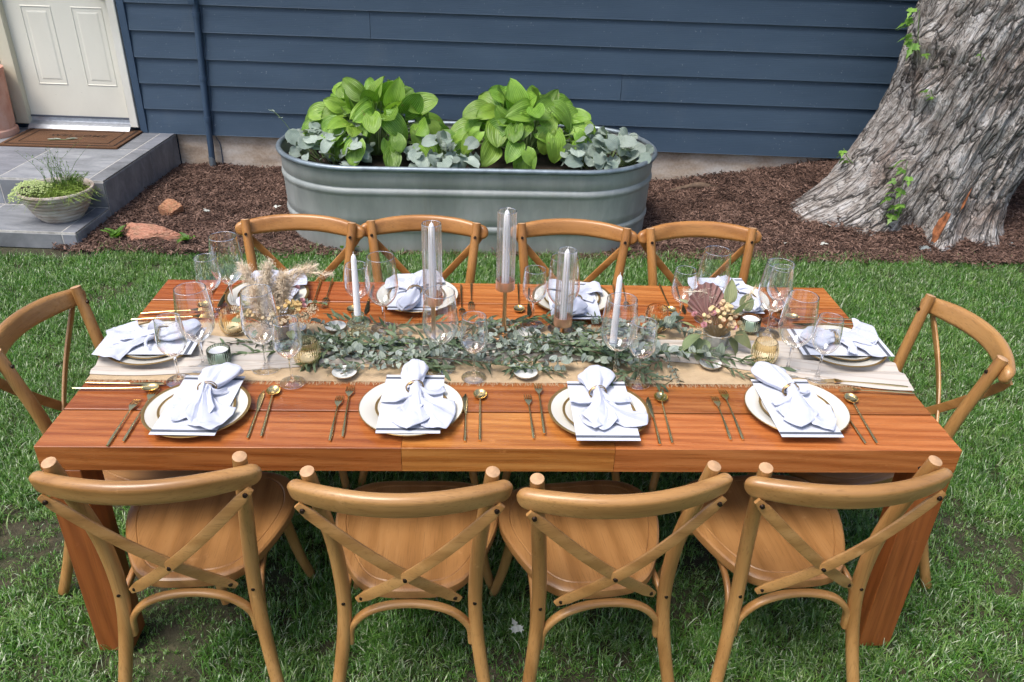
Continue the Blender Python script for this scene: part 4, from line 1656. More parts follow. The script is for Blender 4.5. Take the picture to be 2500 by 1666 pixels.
PLATE = {
    'gold': lathe_mesh('plate_body', [(.0, .003), (.055, .003), (.060, .0), (.075, .0), (.080, .004), (.100, .010), (.135, .019), (.1405, .0215), (.139, .0225), (.130, .0205), (.100, .0125), (.088, .007), (.0, .006)], M['porcelain']),
    'plain': lathe_mesh('plate_body', [(.0, .003), (.055, .003), (.060, .0), (.075, .0), (.083, .004), (.096, .013), (.138, .021), (.1435, .0235), (.142, .0245), (.130, .0222), (.098, .0155), (.090, .008), (.0, .006)], M['porcelain'])}
RIM = {'gold': lathe_mesh('gold_rim', [(.1325, .02135), (.1400, .0228), (.1412, .0222), (.1405, .0212)], M['gold_line']),
       'plain': lathe_mesh('gold_rim', [(.1415, .0247), (.1432, .0246), (.1439, .0238), (.1433, .0230)], M['gold_line'])}
SALAD = lathe_mesh('plate_body', [(.0, .002), (.045, .002), (.05, .0), (.058, .0), (.063, .003), (.080, .009), (.098, .0145), (.1015, .0162), (.100, .0170), (.093, .0152), (.078, .0105), (.066, .005), (.0, .0045)], M['porcelain'])
SRIM = lathe_mesh('gold_rim', [(.0945, .01575), (.1000, .0173), (.1019, .0165), (.1013, .0155)], M['gold_line'])


def glass_meshes(R, rim, H, z0, foot, rs):
    pr = []
    n = 26
    for i in range(n + 1):
        t = i / n
        a = t * PI * .5
        zz_ = z0 + (H - z0) * t
        tm = .40
        if t < tm:
            r = R * math.sin((t / tm) * PI / 2) ** .62
        else:
            q = (t - tm) / (1 - tm)
            r = R + (rim - R) * (q ** 1.6)
        pr.append((max(r, .0045), zz_))
    b = MB()
    b.lathe(pr, 48)
    b.f = [q for q in b.f if len(q) == 4]
    bowl = b.mesh('bowl', M['thin_glass'])
    rimm = MB().lathe([(rim + .0011 * math.cos(a), H + .0011 * math.sin(a)) for a in (0, 1.05, 2.1, 3.14, 4.2, 5.24)], 48, closed=True).mesh('rim', M['rim_glass'])
    st = lathe_mesh('stem', [(rs * 2.6, .006), (rs * 1.5, .012), (rs, .022), (rs * .92, z0 * .6), (rs * 1.15, z0 - .006), (.0062, z0 + .002), (.010, z0 + .0045), (.006, z0 + .006), (.0, z0 + .0062)], M['stem_glass'], 16)
    ft = lathe_mesh('foot', [(foot * .6, .0008), (foot, .0006), (foot + .0010, .0016), (foot, .0030), (foot * .5, .0034), (rs * 2.4, .0062)], M['thin_glass'], 40)
    fr = MB().lathe([(foot + .0009 * math.cos(a), .0016 + .0009 * math.sin(a)) for a in (0, 1.05, 2.1, 3.14, 4.2, 5.24)], 40, closed=True).mesh('foot_edge', M['rim_glass'])
    return [('bowl', bowl), ('rim', rimm), ('stem', st), ('foot', ft), ('foot_edge', fr)]


GL = {'large': glass_meshes(.0535, .043, .255, .082, .042, .0042), 'small': glass_meshes(.0405, .0345, .204, .084, .036, .0038)}


def fork_mesh(L, w_):
    m = MB()
    pts = [Vector((0, -L / 2 + (L - .062) * i / 12, .004 + .002 * math.sin(i / 12 * PI) + .0025 * (i / 12) ** 3)) for i in range(13)]
    rs = [(.0030, .0022), (.0042, .0028), (.0044, .0028), (.0042, .0027), (.0040, .0026), (.0036, .0025), (.0032, .0023), (.0028, .0021), (.0025, .002), (.0023, .0019), (.0022, .0018), (.0022, .0017), (.0026, .0015)]
    m.sweep(pts, circ(1, 10), (0, 0, 1), True, rs)
    h = m.mesh('handle', M['gold'])
    m = MB()
    y0 = L / 2 - .064
    zc = lambda y: .006 + .0035 * math.sin((y - y0) / .064 * PI) - .004 * ((y - y0) / .064)
    pts, sc = [], []
    for i in range(8):
        q = i / 7
        y = y0 + .026 * q
        pts.append(Vector((0, y, zc(y))))
        sc.append((.0022 + (w_ / 2 - .0022) * math.sin(q * PI / 2) ** 1.4, 1))
    m.sweep(pts, [(1, -.0009), (1, .0009), (-1, .0009), (-1, -.0009)], (0, 0, 1), True, sc)
    for k in range(4):
        xo = (k - 1.5) * (w_ / 3.55)
        pts = [Vector((xo, y0 + .024 + .040 * i / 5, zc(y0 + .024 + .040 * i / 5))) for i in range(6)]
        m.sweep(pts, rrect(.0032, .0018, .0006, 1), (0, 0, 1), True, [(1, 1), (1, 1), (.95, 1), (.85, .9), (.7, .8), (.35, .5)])
    return [('handle', h), ('tines', m.mesh('tines', M['gold']))]


def knife_mesh(L):
    m = MB()
    pts = [Vector((0, -L / 2 + .125 * i / 10, .0035)) for i in range(11)]
    m.sweep(pts, circ(1, 10), (0, 0, 1), True, [(.003, .0022)] + [(.0044 - .0016 * i / 10, .0028) for i in range(1, 11)])
    h = m.mesh('handle', M['gold'])
    m = MB()
    n, y0 = 14, -L / 2 + .122
    Lb = L / 2 - y0
    v, f = [], []
    for i in range(n + 1):
        q = i / n
        xr = .0030 + .0012 * math.sin(q * PI)
        xl = -.0028 - .0085 * math.sin(min(1, q * 1.15) * PI * .62) ** 1.3 * (1 - max(0, (q - .72) / .28) ** 2)
        xr = xr * (1 - max(0, (q - .85) / .15) ** 2) - .004 * max(0, (q - .85) / .15)
        y = y0 + Lb * q
        v += [(xl, y, .0034), (0, y, .0046), (xr, y, .0036), (0, y, .0026)]
    for i in range(n):
        for k in range(4):
            f.append((i * 4 + k, i * 4 + (k + 1) % 4, i * 4 + 4 + (k + 1) % 4, i * 4 + 4 + k))
    m.add(v, f)
    return [('handle', h), ('blade', m.mesh('blade', M['gold']))]


def spoon_mesh(L):
    m = MB()
    pts = [Vector((0, -L / 2 + (L - .045) * i / 12, .004 + .004 * (i / 12) ** 3)) for i in range(13)]
    m.sweep(pts, circ(1, 10), (0, 0, 1), True, [(.003, .0022)] + [(.0044 - .0022 * i / 12, .0028 - .001 * i / 12) for i in range(1, 13)])
    h = m.mesh('handle', M['gold'])
    m = MB()
    cy, rx, ry_ = L / 2 - .0245, .0195, .0245

    def fn(u, v):
        a = 2 * PI * u
        r = v
        return (rx * r * math.cos(a), cy + ry_ * r * math.sin(a), .0095 - .0085 * math.sqrt(max(0, 1 - r * r)) + .0005)
    m.grid(fn, 32, 10, True)
    m.grid(lambda u, v: (rx * (1.02 - .02 * v) * math.cos(-2 * PI * u), cy + ry_ * (1.02 - .02 * v) * math.sin(-2 * PI * u), .0100 - .0006 * v), 32, 2, True)
    return [('handle', h), ('bowl', m.mesh('bowl', M['gold']))]


CUT = {'salad fork': fork_mesh(.220, .021), 'dinner fork': fork_mesh(.254, .0235), 'knife': knife_mesh(.228), 'spoon': spoon_mesh(.240)}
CLEN = {'salad fork': .220, 'dinner fork': .254, 'knife': .228, 'spoon': .240}


def assemble(name, label, cat, parts, loc, rz, group, colr=None):
    t = thing(name, label, cat, loc, rz, group)
    for nm, me in parts:
        link(nm, me, t)
    return t


# ------------------------------------------------------------------ napkins
def napkin_mesh(seed):
    rs = random.Random(seed)
    o1 = rs.uniform(0, 50)
    VV, FF = [], []

    def addgrid(x, y, z, close=False):
        nv_, nu_ = x.shape
        o = sum(len(q) for q in VV)
        VV.append(np.stack([x, y, z], -1).reshape(-1, 3))
        FF.append(gridfaces(nu_, nv_, close) + o)
    # gathered loop behind the ring
    Ll, Wl, sk = rs.uniform(.080, .115), rs.uniform(.034, .054), rs.uniform(-1.6, 1.6)
    flat = rs.uniform(.62, .95)
    U, Q = np.meshgrid(np.linspace(0, 1, 56, endpoint=False), np.linspace(0, 1, 26))
    a = 2 * PI * U
    wl = .016 + (Wl - .016) * np.sin(np.minimum(1, Q * 1.35) * PI / 2) ** 1.2
    hl = .016 + (.014 * flat - .002) * np.sin(Q * PI * .8)
    cap = np.sqrt(np.maximum(0, 1 - np.maximum(0, (Q - .55) / .45) ** 2.2))
    pl = 1 + .14 * np.cos(5 * a + o1) * (1 - Q) ** 1.5 + .34 * pn(np.cos(a) * 1.4 + o1, np.sin(a) * 1.4, Q * 2.3)
    up = (np.sin(a) > 0)
    x = wl * cap * np.cos(a) * pl
    z = .021 + hl * cap * np.sin(a) * pl
    g1, g2 = rs.uniform(-.022, -.004), rs.uniform(.006, .026)
    z = z + .010 * Q - up * np.sin(Q * PI) * (.010 * np.exp(-((x - g1) / .006) ** 2) + .008 * np.exp(-((x - g2) / .005) ** 2))
    y = .003 + Ll * Q * (1 - .12 * np.abs(np.cos(a)) ** 3)
    addgrid(x + sk * .3 * y, y, np.maximum(z, .0015), True)
    # flared tails: overlapping flaps, each a corner of the cloth
    side = rs.choice((-1, 1))
    sheets = [(rs.uniform(-.75, -.35) * side, rs.uniform(.7, 1.1), rs.uniform(.13, .175), rs.uniform(.9, 1.6), .0), (rs.uniform(.25, .7) * side, rs.uniform(.6, 1.0), rs.uniform(.12, .165), rs.uniform(.8, 1.5), .006), (rs.uniform(-.35, .35), rs.uniform(.4, .75), rs.uniform(.09, .14), 1.0, .013), (rs.uniform(.9, 1.5) * side, .5, rs.uniform(.07, .11), .8, .004), (rs.uniform(-1.7, -1.1) * side, .4, rs.uniform(.05, .085), .7, .008)]
    for k, (f0, spread, L, npl, lift) in enumerate(sheets):
        f0 += rs.uniform(-.12, .12)
        L *= rs.uniform(.9, 1.1)
        ph, sd, tip = rs.uniform(0, 6.28), rs.uniform(0, 40), rs.uniform(.3, .7)
        U, Q = np.meshgrid(np.linspace(0, 1, 44), np.linspace(0, 1, 44))
        fan = f0 * Q ** .8 + (U - .5) * spread * Q ** .7
        edge = 1 - .62 * np.abs(U - tip) ** 1.05
        r = L * Q * edge
        x = np.sin(fan) * r + (U - .5) * .028
        y = -.002 - np.cos(fan) * r
        ua = U + .10 * np.sin(Q * 2.6 + ph)
        amp = .015 * (1 - Q) ** .6 + .010 * Q
        fold = np.cos(npl * 2 * PI * ua + ph) * .5 + .5
        z = .003 + lift * (1 - .45 * Q) + amp * fold + .024 * (1 - Q) ** 2.0 * (1 - (2 * U - 1) ** 2 * .6)
        z = z + .017 * np.maximum(0, fbm(x * 19 + sd, y * 19, k * 3.3, 2)) * Q
        # sharp pulled creases that run out of the ring
        cr = 1 - np.abs(np.sin((ua * (npl * 2 + 1) + .25 * pn(U * 3 + sd, Q * 3)) * PI))
        z = z + .0045 * cr ** 3 * (1 - Q * .55)
        # hem: a slightly raised, doubled border
        hem = np.maximum(np.maximum(Q - .90, 0) * 10, 0)
        z = z + .0007 * np.minimum(1, hem * 6)
        addgrid(x, y, np.maximum(.0012 + .0012 * k, z))
    return npmesh('napkin', np.concatenate(VV), np.concatenate(FF), M['napkin'])


NAP = None


def ring_mesh():
    m = MB()
    for yo, tl in ((-.004, .0), (.004, .12)):
        n = 36
        pts = []
        for i in range(n + 1):
            a = 2 * PI * i / n
            pts.append(Vector((.0235 * math.cos(a), yo + tl * .0235 * math.cos(a), .022 + .0235 * math.sin(a))))
        m.sweep(pts, circ(.0016, 6), (0, 1, 0.02), False)
    return m.mesh('band', M['gold_line'])


RINGM = ring_mesh()
BAND = MB().box((0, 0, 0), (.1678, .0105, .0004)).mesh('stripe', M['ink'], False)
CARD = MB().box((0, 0, 0), (.168, .288, .0008)).mesh('card', M['paper'], False)
HEAD = WELCOME.copy()
HEAD.materials.clear()
HEAD.materials.append(M['ink_soft'])


def textlines(seed):
    rs = random.Random(seed)
    m = MB()
    y = .070
    while y > -.118:
        for q in range(rs.choice((1, 2, 2))):
            wd_ = rs.uniform(.05, .105)
            x = -wd_ / 2
            while x < wd_ / 2:
                l = rs.uniform(.003, .009)
                m.add([(x, y, 0), (min(x + l, wd_ / 2), y, 0), (min(x + l, wd_ / 2), y + .0011, 0), (x, y + .0011, 0)], [(0, 1, 2, 3)])
                x += l + .0018
            y -= .0052
        y -= rs.uniform(.010, .017)
    for i in range(12):
        m.add([(-.032 + i * .0055, -.1278, .0006), (-.032 + i * .0055 + .004, -.1278, .0006), (-.032 + i * .0055 + .004, -.1264, .0006), (-.032 + i * .0055, -.1264, .0006)], [(0, 1, 2, 3)])
    return m.mesh('printed_lines', M['ink_soft'], False)


LINES = textlines(4)

# ------------------------------------------------------------------ place settings
SEATS = {
    # plate centre, kind, menu centre, menu rotation, napkin (offset, turn, seed), words
    'A': ((-.843, .150), 'gold', (-.838, .160), -1, (.006, .052, 6, 101), 'front row, leftmost place', 0),
    'B': ((-.265, .163), 'plain', (-.264, .173), 0, (.004, .052, 14, 102), 'front row, second place from left', 0),
    'C': ((.2525, .150), 'gold', (.260, .145), 0, (-.006, .060, 8, 103), 'front row, third place from left', 0),
    'D': ((.815, .170), 'plain', (.808, .165), 0, (.004, .060, 10, 104), 'front row, rightmost place', 0),
    'E': ((-.816, .850), 'gold', (-.806, .845), 181, (.0, .035, -8, 105), 'far row, leftmost place', 180),
    'F': ((-.298, .862), 'plain', (-.306, .878), 180, (.0, .030, 10, 106), 'far row, second place from left', 180),
    'G': ((.247, .862), 'gold', (.245, .825), 180, (-.004, .030, -12, 107), 'far row, third place from left', 180),
    'H': ((.809, .868), 'plain', (.815, .880), 180, (.0, .030, 10, 108), 'far row, rightmost place', 180),
    'L': ((-1.075, .492), 'gold', (-1.083, .490), -89, (.0, .025, 4, 109), 'left end place', -90),
    'R': ((1.075, .515), 'gold', (1.073, .522), 89, (.0, .02, -6, 110), 'right end place', 90),
}
for k, (pc, kind, mc, ma, (nx_, ny_, na, sd), words, face) in SEATS.items():
    zt = .7605 if k not in 'LR' else .7700
    t = thing('dinner_plate', ('cream dinner plate with gold band, ' if kind == 'gold' else 'white dinner plate with wide rim, ') + words, 'plate', (*pc, zt), 0, 'dinner plates')
    link('plate_body', PLATE[kind], t)
    link('gold_rim', RIM[kind], t)
    zs = zt + .0062
    t = thing('salad_plate', 'smaller gold-ringed salad plate under the menu, ' + words, 'plate', (pc[0] + random.gauss(0, .003), pc[1] + random.gauss(0, .003), zs), 0, 'salad plates')
    link('plate_body', SALAD, t)
    link('gold_rim', SRIM, t)
    zm = zt + .0258
    A = rad(ma)
    t = thing('menu_card', 'printed white menu card with dark stripes, ' + words, 'menu', (*mc, zm), A, 'menu cards')
    link('card', CARD, t)
    for y in (.127, -.127):
        link('stripe', BAND, t, loc=(0, y, .0006))
    link('header', HEAD, t, loc=(0, .108, .0006), scale=(.135, .115, 1))
    link('printed_lines', LINES, t, loc=(0, -.0, .0006))
    ca, sa = math.cos(A), math.sin(A)
    npos = (mc[0] + ca * nx_ - sa * ny_, mc[1] + sa * nx_ + ca * ny_, zm + .0008)
    me = napkin_mesh(sd)
    o = tag(link('napkin', me, loc=npos, rot=(0, 0, A + rad(na)), scale=(1.2, 1.2, .8) if k in 'LR' else (1.06, 1.30, .76)), 'white hemmed cloth napkin gathered in a ring, ' + words, 'napkin', 'napkins')
    md = o.modifiers.new('thick', 'SOLIDIFY')
    md.thickness = .0011
    md.offset = 0
    t = thing('napkin_ring', 'double gold wire napkin ring, ' + words, 'napkin ring', npos, A + rad(na), 'napkin rings')
    link('band', RINGM, t, scale=(1.04, 1.0, .80))

CUTPOS = {
    'A': [(-1.027, .218, -1.025, .003), (-.996, .27, -.992, .016), (-.69, .261, -.681, .032), (-.665, .28, -.647, .032)],
    'B': [(-.473, .243, -.467, .02), (-.451, .294, -.436, .039), (-.116, .253, -.115, .029), (-.076, .269, -.076, .037)],
    'C': [(.059, .257, .067, .034), (.092, .309, .096, .054), (.41, .243, .4, .017), (.445, .26, .434, .022)],
    'D': [(.603, .255, .595, .032), (.635, .291, .629, .05), (.956, .25, .957, .022), (1.004, .262, .988, .018)],
    'L': [(-.985, .752, -1.20, .722), (-.965, .705, -1.183, .682), (-.974, .287, -1.206, .293), (-.985, .262, -1.199, .262)],
    'R': [(.985, .283, 1.193, .267), (.950, .336, 1.195, .303), (.982, .700, 1.21, .700), (.975, .747, 1.20, .735)],
    'E': [(-.614, .802, -.619, .99), (-.649, .752, -.660, .99), (-.971, .78, -.978, .985), (-1.018, .765, -1.022, .985)],
    'F': [(-.108, .782, -.111, .99), (-.138, .729, -.148, .97), (-.469, .741, -.466, .96), (-.512, .745, -.520, .98)],
    'G': [(.435, .796, .449, .985), (.394, .750, .414, .99), (.086, .735, .1, .96), (.056, .762, .062, .985)],
    'H': [(1.005, .79, 1.02, .985), (.966, .75, .985, .985), (.629, .768, .648, .98), (.587, .768, .589, .99)],
}
for k, rows in CUTPOS.items():
    words = SEATS[k][5]
    for nm, (hx, hy, tx, ty) in zip(('salad fork', 'dinner fork', 'knife', 'spoon'), rows):
        d = Vector((hx - tx, hy - ty, 0)).normalized()
        c = Vector((hx, hy, 0)) - d * CLEN[nm] / 2
        z = .7608 if not (.30 < hy < .69) else .7645
        if k in 'LR':
            z = .7645
        assemble(nm.replace(' ', '_'), 'polished gold %s, %s' % (nm, words), nm.split()[-1], CUT[nm], (c.x, c.y, z), math.atan2(d.y, d.x) - PI / 2, 'gold cutlery')

GLPOS = {
    'A': ((-.713, .385), (-.619, .302)), 'B': ((-.194, .391), (-.095, .339)), 'C': ((.327, .36), (.390, .315)), 'D': ((.866, .394), (.945, .355)),
    'E': ((-.921, .795), (-.969, .738)), 'F': ((-.391, .638), (-.4765, .684)), 'G': ((.189, .65), (.098, .67)), 'H': ((.70, .735), (.590, .682)),
    'L': ((-.900, .394), (-.943, .307)), 'R': ((.8755, .629), (.924, .718))}
for k, (a, b) in GLPOS.items():
    for sz, (x, y) in (('large', a), ('small', b)):
        z = .7612 if not (.30 < y < .69) else .7655
        assemble('wine_glass', 'empty %s clear wine glass, %s' % (sz, SEATS[k][5]), 'wine glass', GL[sz], (x, y, z), 0, sz + ' wine glasses')

# ------------------------------------------------------------------ candles
FL = 22
TUBE = MB()
_o = [(.0275, 0), (.0275, .06), (.0275, .12), (.0275, .18), (.0275, .25)]
_i = [(.0258, .2500), (.0256, .12), (.0256, .001)]
TUBE.lathe(_o + _i, 144, flute=FL, famp=.03, fsel=lambda z, k: k < 5, closed=True)
TUBE = TUBE.mesh('tube', M['chimney_glass'])
RIBS = MB()
for _k in range(FL):
    _a = 2 * PI * _k / FL
    _p = Vector((.0286 * math.cos(_a), .0286 * math.sin(_a), 0))
    RIBS.tube([_p + Vector((0, 0, .004)), _p + Vector((0, 0, .249))], .00085, 5)
RIBS.lathe([(.0278 + .0011 * math.cos(q), .250 + .0011 * math.sin(q)) for q in (0, 1.05, 2.1, 3.14, 4.2, 5.24)], 40, closed=True)
RIBS = RIBS.mesh('fluting', M['rim_glass'])
for (x, y, zc, word) in ((.0, .599, .945, 'tallest candlestick in the middle'), (-.2225, .523, .930, 'left tall candlestick'), (.188, .588, .826, 'right shortest candlestick')):
    h = zc - .7655
    t = thing('candlestick', 'slim copper candlestick with a round cup, ' + word, 'candlestick', (x, y, .7655), 0, 'copper candlesticks')
    mb = MB()
    mb.captop = True
    mb.lathe([(.036, 0), (.0375, .001), (.0375, .004), (.036, .0055), (.010, .007), (.0085, .010)], 36).obj('base', M['brass'], t)
    MB().lathe([(.0066, .009), (.0066, h - .012), (.0075, h - .010)], 20).obj('stem', M['brass'], t)
    MB().lathe([(.008, h - .012), (.0295, h - .010), (.0302, h - .008), (.0302, h + .020), (.0290, h + .020), (.0288, h - .004), (.0, h - .005)], 40).obj('cup', M['copper'], t)
    t2 = thing('glass_chimney', 'fluted clear glass chimney on the ' + word, 'glass chimney', (x, y, zc - .0035), 0, 'glass chimneys')
    link('tube', TUBE, t2)
    tag(link('fluting', RIBS, t2), kind='stuff')
    t = thing('taper_candle', 'white taper candle inside the glass on the ' + word, 'candle', (x, y, zc - .004), 0, 'candles in glass chimneys')
    MB().lathe([(.0122, 0), (.0116, .12), (.0095, .236), (.0068, .246), (.003, .253), (.0, .2545)], 20).obj('wax', M['wax'], t)
    MB().tube([(0, 0, .252), (.0008, 0, .258), (.003, 0, .262)], .0012, 6).obj('wick', M['wick'], t)
prof = [(.030, 0), (.0335, .002), (.0335, .008), (.024, .018), (.022, .028), (.026, .036), (.0335, .041), (.0345, .045), (.033, .048), (.022, .052), (.0185, .060), (.018, .074), (.0195, .078), (.0135, .078), (.0125, .055), (.0, .054)]
HOLD = MB().lathe(prof, 120, flute=30, famp=.045, fsel=lambda z, k: k < 13).mesh('holder', M['green_glass'])
for (x, y, top, word) in ((-.466, .590, 1.05, 'left of the garland'), (.327, .430, 1.066, 'right of the tall candlesticks')):
    tag(link('candle_holder', HOLD, loc=(x, y, .7655)), 'ribbed green glass candle holder, ' + word, 'candle holder', 'green candle holders')
    t = thing('taper_candle', 'tall white taper candle in green glass holder, ' + word, 'candle', (x, y, .8200), 0, 'bare taper candles')
    h = top - .82
    MB().lathe([(.0118, 0), (.0112, .02), (.0085, h - .02), (.0070, h - .010), (.003, h - .003), (.0, h)], 24).obj('wax', M['wax'], t)
    MB().tube([(0, 0, h - .002), (.0005, 0, h + .006)], .001, 5).obj('wick', M['wick'], t)

VOT = MB().lathe([(.020, .0), (.028, .001), (.0365, .014), (.0405, .034), (.0395, .055), (.0350, .074), (.0325, .080), (.0310, .080), (.0330, .072), (.0375, .055), (.0385, .034), (.0345, .016), (.026, .006), (.0, .005)], 144, flute=36, famp=.022, fsel=lambda z, k: 0 < k < 6).mesh('cup', M['amber_glass'])
for (x, y, word) in ((-.596, .412, 'front left beside the large wine glass'), (.803, .436, 'front right beside the gauze'), (.507, .654, 'back, left of the right bouquet'), (-.868, .605, 'back left beside the pampas grass')):
    t = thing('votive_cup', 'ribbed amber glass votive cup, ' + word, 'votive', (x, y, .7655), 0, 'amber votive cups')
    link('cup', VOT, t)
    mb = MB()
    mb.captop = True
    mb.lathe([(.020, .0065), (.028, .012), (.030, .022), (.028, .024), (.0, .0235)], 24).obj('candle', M['wax'], t)
TLC = MB().lathe([(.026, .0), (.030, .001), (.0325, .010), (.0335, .030), (.0335, .050), (.0318, .052), (.0305, .050), (.0305, .012), (.027, .007), (.0, .006)], 120, flute=30, famp=.028, fsel=lambda z, k: 0 < k < 5).mesh('cup', M['green_glass'])
for (x, y, word) in ((-.855, .408, 'front left of the pampas grass'), (.822, .650, 'behind the right bouquet')):
    t = thing('tealight_cup', 'ribbed green glass tealight cup, ' + word, 'tealight', (x, y, .7655), 0, 'green tealight cups')
    link('cup', TLC, t)
    mb = MB()
    mb.lathe([(.026, .008), (.0285, .010), (.0290, .042), (.027, .0445), (.020, .043), (.0, .0425)], 28).obj('candle', M['wax'], t)

DISH = lathe_mesh('dish_body', [(.0, .0012), (.014, .0012), (.016, .0), (.020, .0), (.030, .006), (.0365, .0125), (.0375, .0138), (.0362, .0142), (.029, .0082), (.018, .0038), (.0, .003)], M['dish_white'], 36)
DRIM = lathe_mesh('gold_rim', [(.0364, .0143), (.0376, .0140), (.0379, .0134)], M['gold_line'], 36)
for (x, y, sc, word) in ((-.476, .345, 1, 'front left with a dark sprig on it'), (.059, .352, .98, 'front centre, left of the third menu'), (-.548, .631, .95, 'back left beside the taper candle'), (.077, .603, .95, 'behind the garland by the tallest candlestick'),
                         (.400, .632, 1.05, 'back right behind the third large wine glass'), (-.671, .618, .9, 'back left beside the dried flowers'), (.632, .415, .95, 'front right under eucalyptus leaves')):
    t = thing('small_dish', 'small white dish with thin gold edge, ' + word, 'dish', (x, y, .7655), 0, 'small white dishes')
    link('dish_body', DISH, t, scale=sc)
    link('gold_rim', DRIM, t, scale=sc)

# ------------------------------------------------------------------ eucalyptus garland
EL = [leafmesh('leaf', M['euc'], .0195, .018, .10, .60, .60, .15, b, .05, 0, 5, 6, s_) for s_, b in enumerate((.2, .6, -.2))]
WL = [leafmesh('leaf', M['willow'], .048, .0115, .0, .75, .9, .2, b, .04, 0, 5, 7, s_) for s_, b in enumerate((.3, .8, -.2))]
gar = thing('eucalyptus_garland', 'loose grey-green eucalyptus and willow garland along the table centre', 'garland', (0, 0, .766))
rs = random.Random(5)


def branch(parent, pts, kind, step, sc=1.0, name='branch'):
    P = bez(pts, 8)
    b = MB().tube(P, [.0022 - .0013 * i / (len(P) - 1) for i in range(len(P))], 5).obj(name, M['stem_brown'] if rs.random() < .55 else M['stem_green'], parent)
    dist = 0
    nxt = step * .6
    for i in range(1, len(P)):
        seg = (P[i] - P[i - 1])
        dist += seg.length
        if dist < nxt:
            continue
        nxt += step
        d = seg.normalized()
        az = math.atan2(d.y, d.x)
        for s_ in (-1, 1):
            k = rs.uniform(.62, 1.2)
            if kind == 'E':
                place_leaf(rs.choice(EL), b, P[i] + Vector((0, 0, .001)), az + s_ * rs.uniform(.5, 1.5), rad(rs.gauss(22, 32)), rs.gauss(0, .7), sc * rs.uniform(.65, 1.25), color=(k, k, k * rs.uniform(.95, 1.1)))
            else:
                place_leaf(rs.choice(WL), b, P[i], az + s_ * rs.uniform(.25, .75), rad(rs.gauss(6, 20)), rs.gauss(0, .6), sc * rs.uniform(.7, 1.2), color=(k, k, k))
    return b


for i in range(56):
    q = (i + .5) / 56
    x0 = -.64 + 1.16 * q + rs.gauss(0, .05)
    y0 = .505 + rs.gauss(0, .046) - .02 * math.sin(q * 5)
    z0 = rs.uniform(.004, .022) + .007 * (i % 3)
    a = (0 if rs.random() < .5 else PI) + rs.gauss(0, .34)
    l = rs.uniform(.17, .34)
    d = Vector((math.cos(a), math.sin(a), 0))
    s_ = Vector((-d.y, d.x, 0)) * rs.gauss(0, .035)
    if x0 + d.x * l > .66 or x0 + d.x * l < -.74:
        d.x = -d.x
    p0 = Vector((x0, y0, z0))
    kind = 'E' if rs.random() < .66 else 'W'
    branch(gar, [p0, p0 + d * l * .5 + s_ + Vector((0, 0, .012)), p0 + d * l + Vector((0, 0, rs.uniform(-.5, .2) * z0))], kind, .0165 if kind == 'E' else .0175, rs.uniform(.8, 1.15))
for pts, kind, st, sc in (([(.40, .50, .03), (.58, .455, .03), (.80, .39, .008)], 'W', .015, 1.0), ([(.42, .48, .02), (.62, .44, .035), (.84, .40, .006)], 'W', .016, 1.0),
                          ([(.30, .46, .04), (.48, .42, .05), (.66, .43, .035)], 'E', .020, 1.5), ([(.40, .52, .04), (.50, .56, .06), (.57, .62, .06)], 'E', .018, 1.4),
                          ([(-.55, .50, .02), (-.75, .49, .03), (-.93, .50, .006)], 'W', .022, .8), ([(-.60, .46, .02), (-.76, .44, .02), (-.90, .43, .006)], 'W', .022, .75),
                          ([(-.50, .55, .03), (-.60, .59, .05), (-.68, .63, .05)], 'E', .014, 1.0), ([(-.40, .60, .02), (-.18, .63, .03), (.06, .655, .015)], 'W', .015, 1.1),
                          ([(.02, .60, .03), (.12, .64, .05), (.24, .61, .04)], 'W', .018, 1.1), ([(-.35, .43, .02), (-.1, .385, .03), (.13, .37, .008)], 'W', .015, 1.0),
                          ([(-.50, .44, .02), (-.30, .41, .03), (-.08, .43, .02)], 'E', .015, 1.1), ([(.10, .40, .02), (.25, .39, .03), (.42, .40, .02)], 'E', .016, 1.2),
                          ([(.45, .44, .03), (.50, .38, .02), (.515, .315, .006)], 'E', .017, .8), ([(.60, .41, .03), (.68, .37, .02), (.735, .345, .004)], 'W', .013, .6)):
    branch(gar, pts, kind, st, sc)
for nm, lab, pts, sc in (('eucalyptus_sprig', 'stray eucalyptus sprig lying over the back left forks', [(-.60, .79, .008), (-.64, .80, .012), (-.70, .80, .02)], .8),
                         ('eucalyptus_sprig', 'dark little sprig lying in the front left dish', [(-.485, .333, .013), (-.47, .345, .014), (-.452, .372, .02)], .55),
                         ('eucalyptus_sprig', 'small curled sprig beside the third small glass', [(.44, .345, .004), (.47, .338, .010), (.50, .33, .006)], .55)):
    t = thing(nm, lab, 'sprig', (0, 0, .7655))
    branch(t, pts, 'E', .014, sc, 'twig')

# ------------------------------------------------------------------ dried bouquets
BLO = MB()
BLO.captop = True
BLO.lathe([(.002, -.007), (.0062, -.004), (.0072, .0005), (.0062, .004), (.0030, .0046), (.0014, .0034), (.0, .0030)], 12)
BLO = BLO.mesh('blossom', M['blossom'])


def strawmesh():
    m = MB()
    for r_, n, z, t in ((.0105, 12, .001, .5), (.0085, 10, .003, .9), (.005, 8, .005, 1.2)):
        for i in range(n):
            a = 2 * PI * i / n + r_ * 90
            c, s_ = math.cos(a), math.sin(a)
            q = (-s_ * r_ * .32, c * r_ * .32)
            m.add([(c * .002, s_ * .002, z - .002), (c * r_ * .6 + q[0], s_ * r_ * .6 + q[1], z + r_ * t * .5), (c * r_, s_ * r_, z + r_ * t), (c * r_ * .6 - q[0], s_ * r_ * .6 - q[1], z + r_ * t * .5)], [(0, 1, 2, 3)])
    return m.mesh('strawflower', M['blossom'], False)


STR = strawmesh()


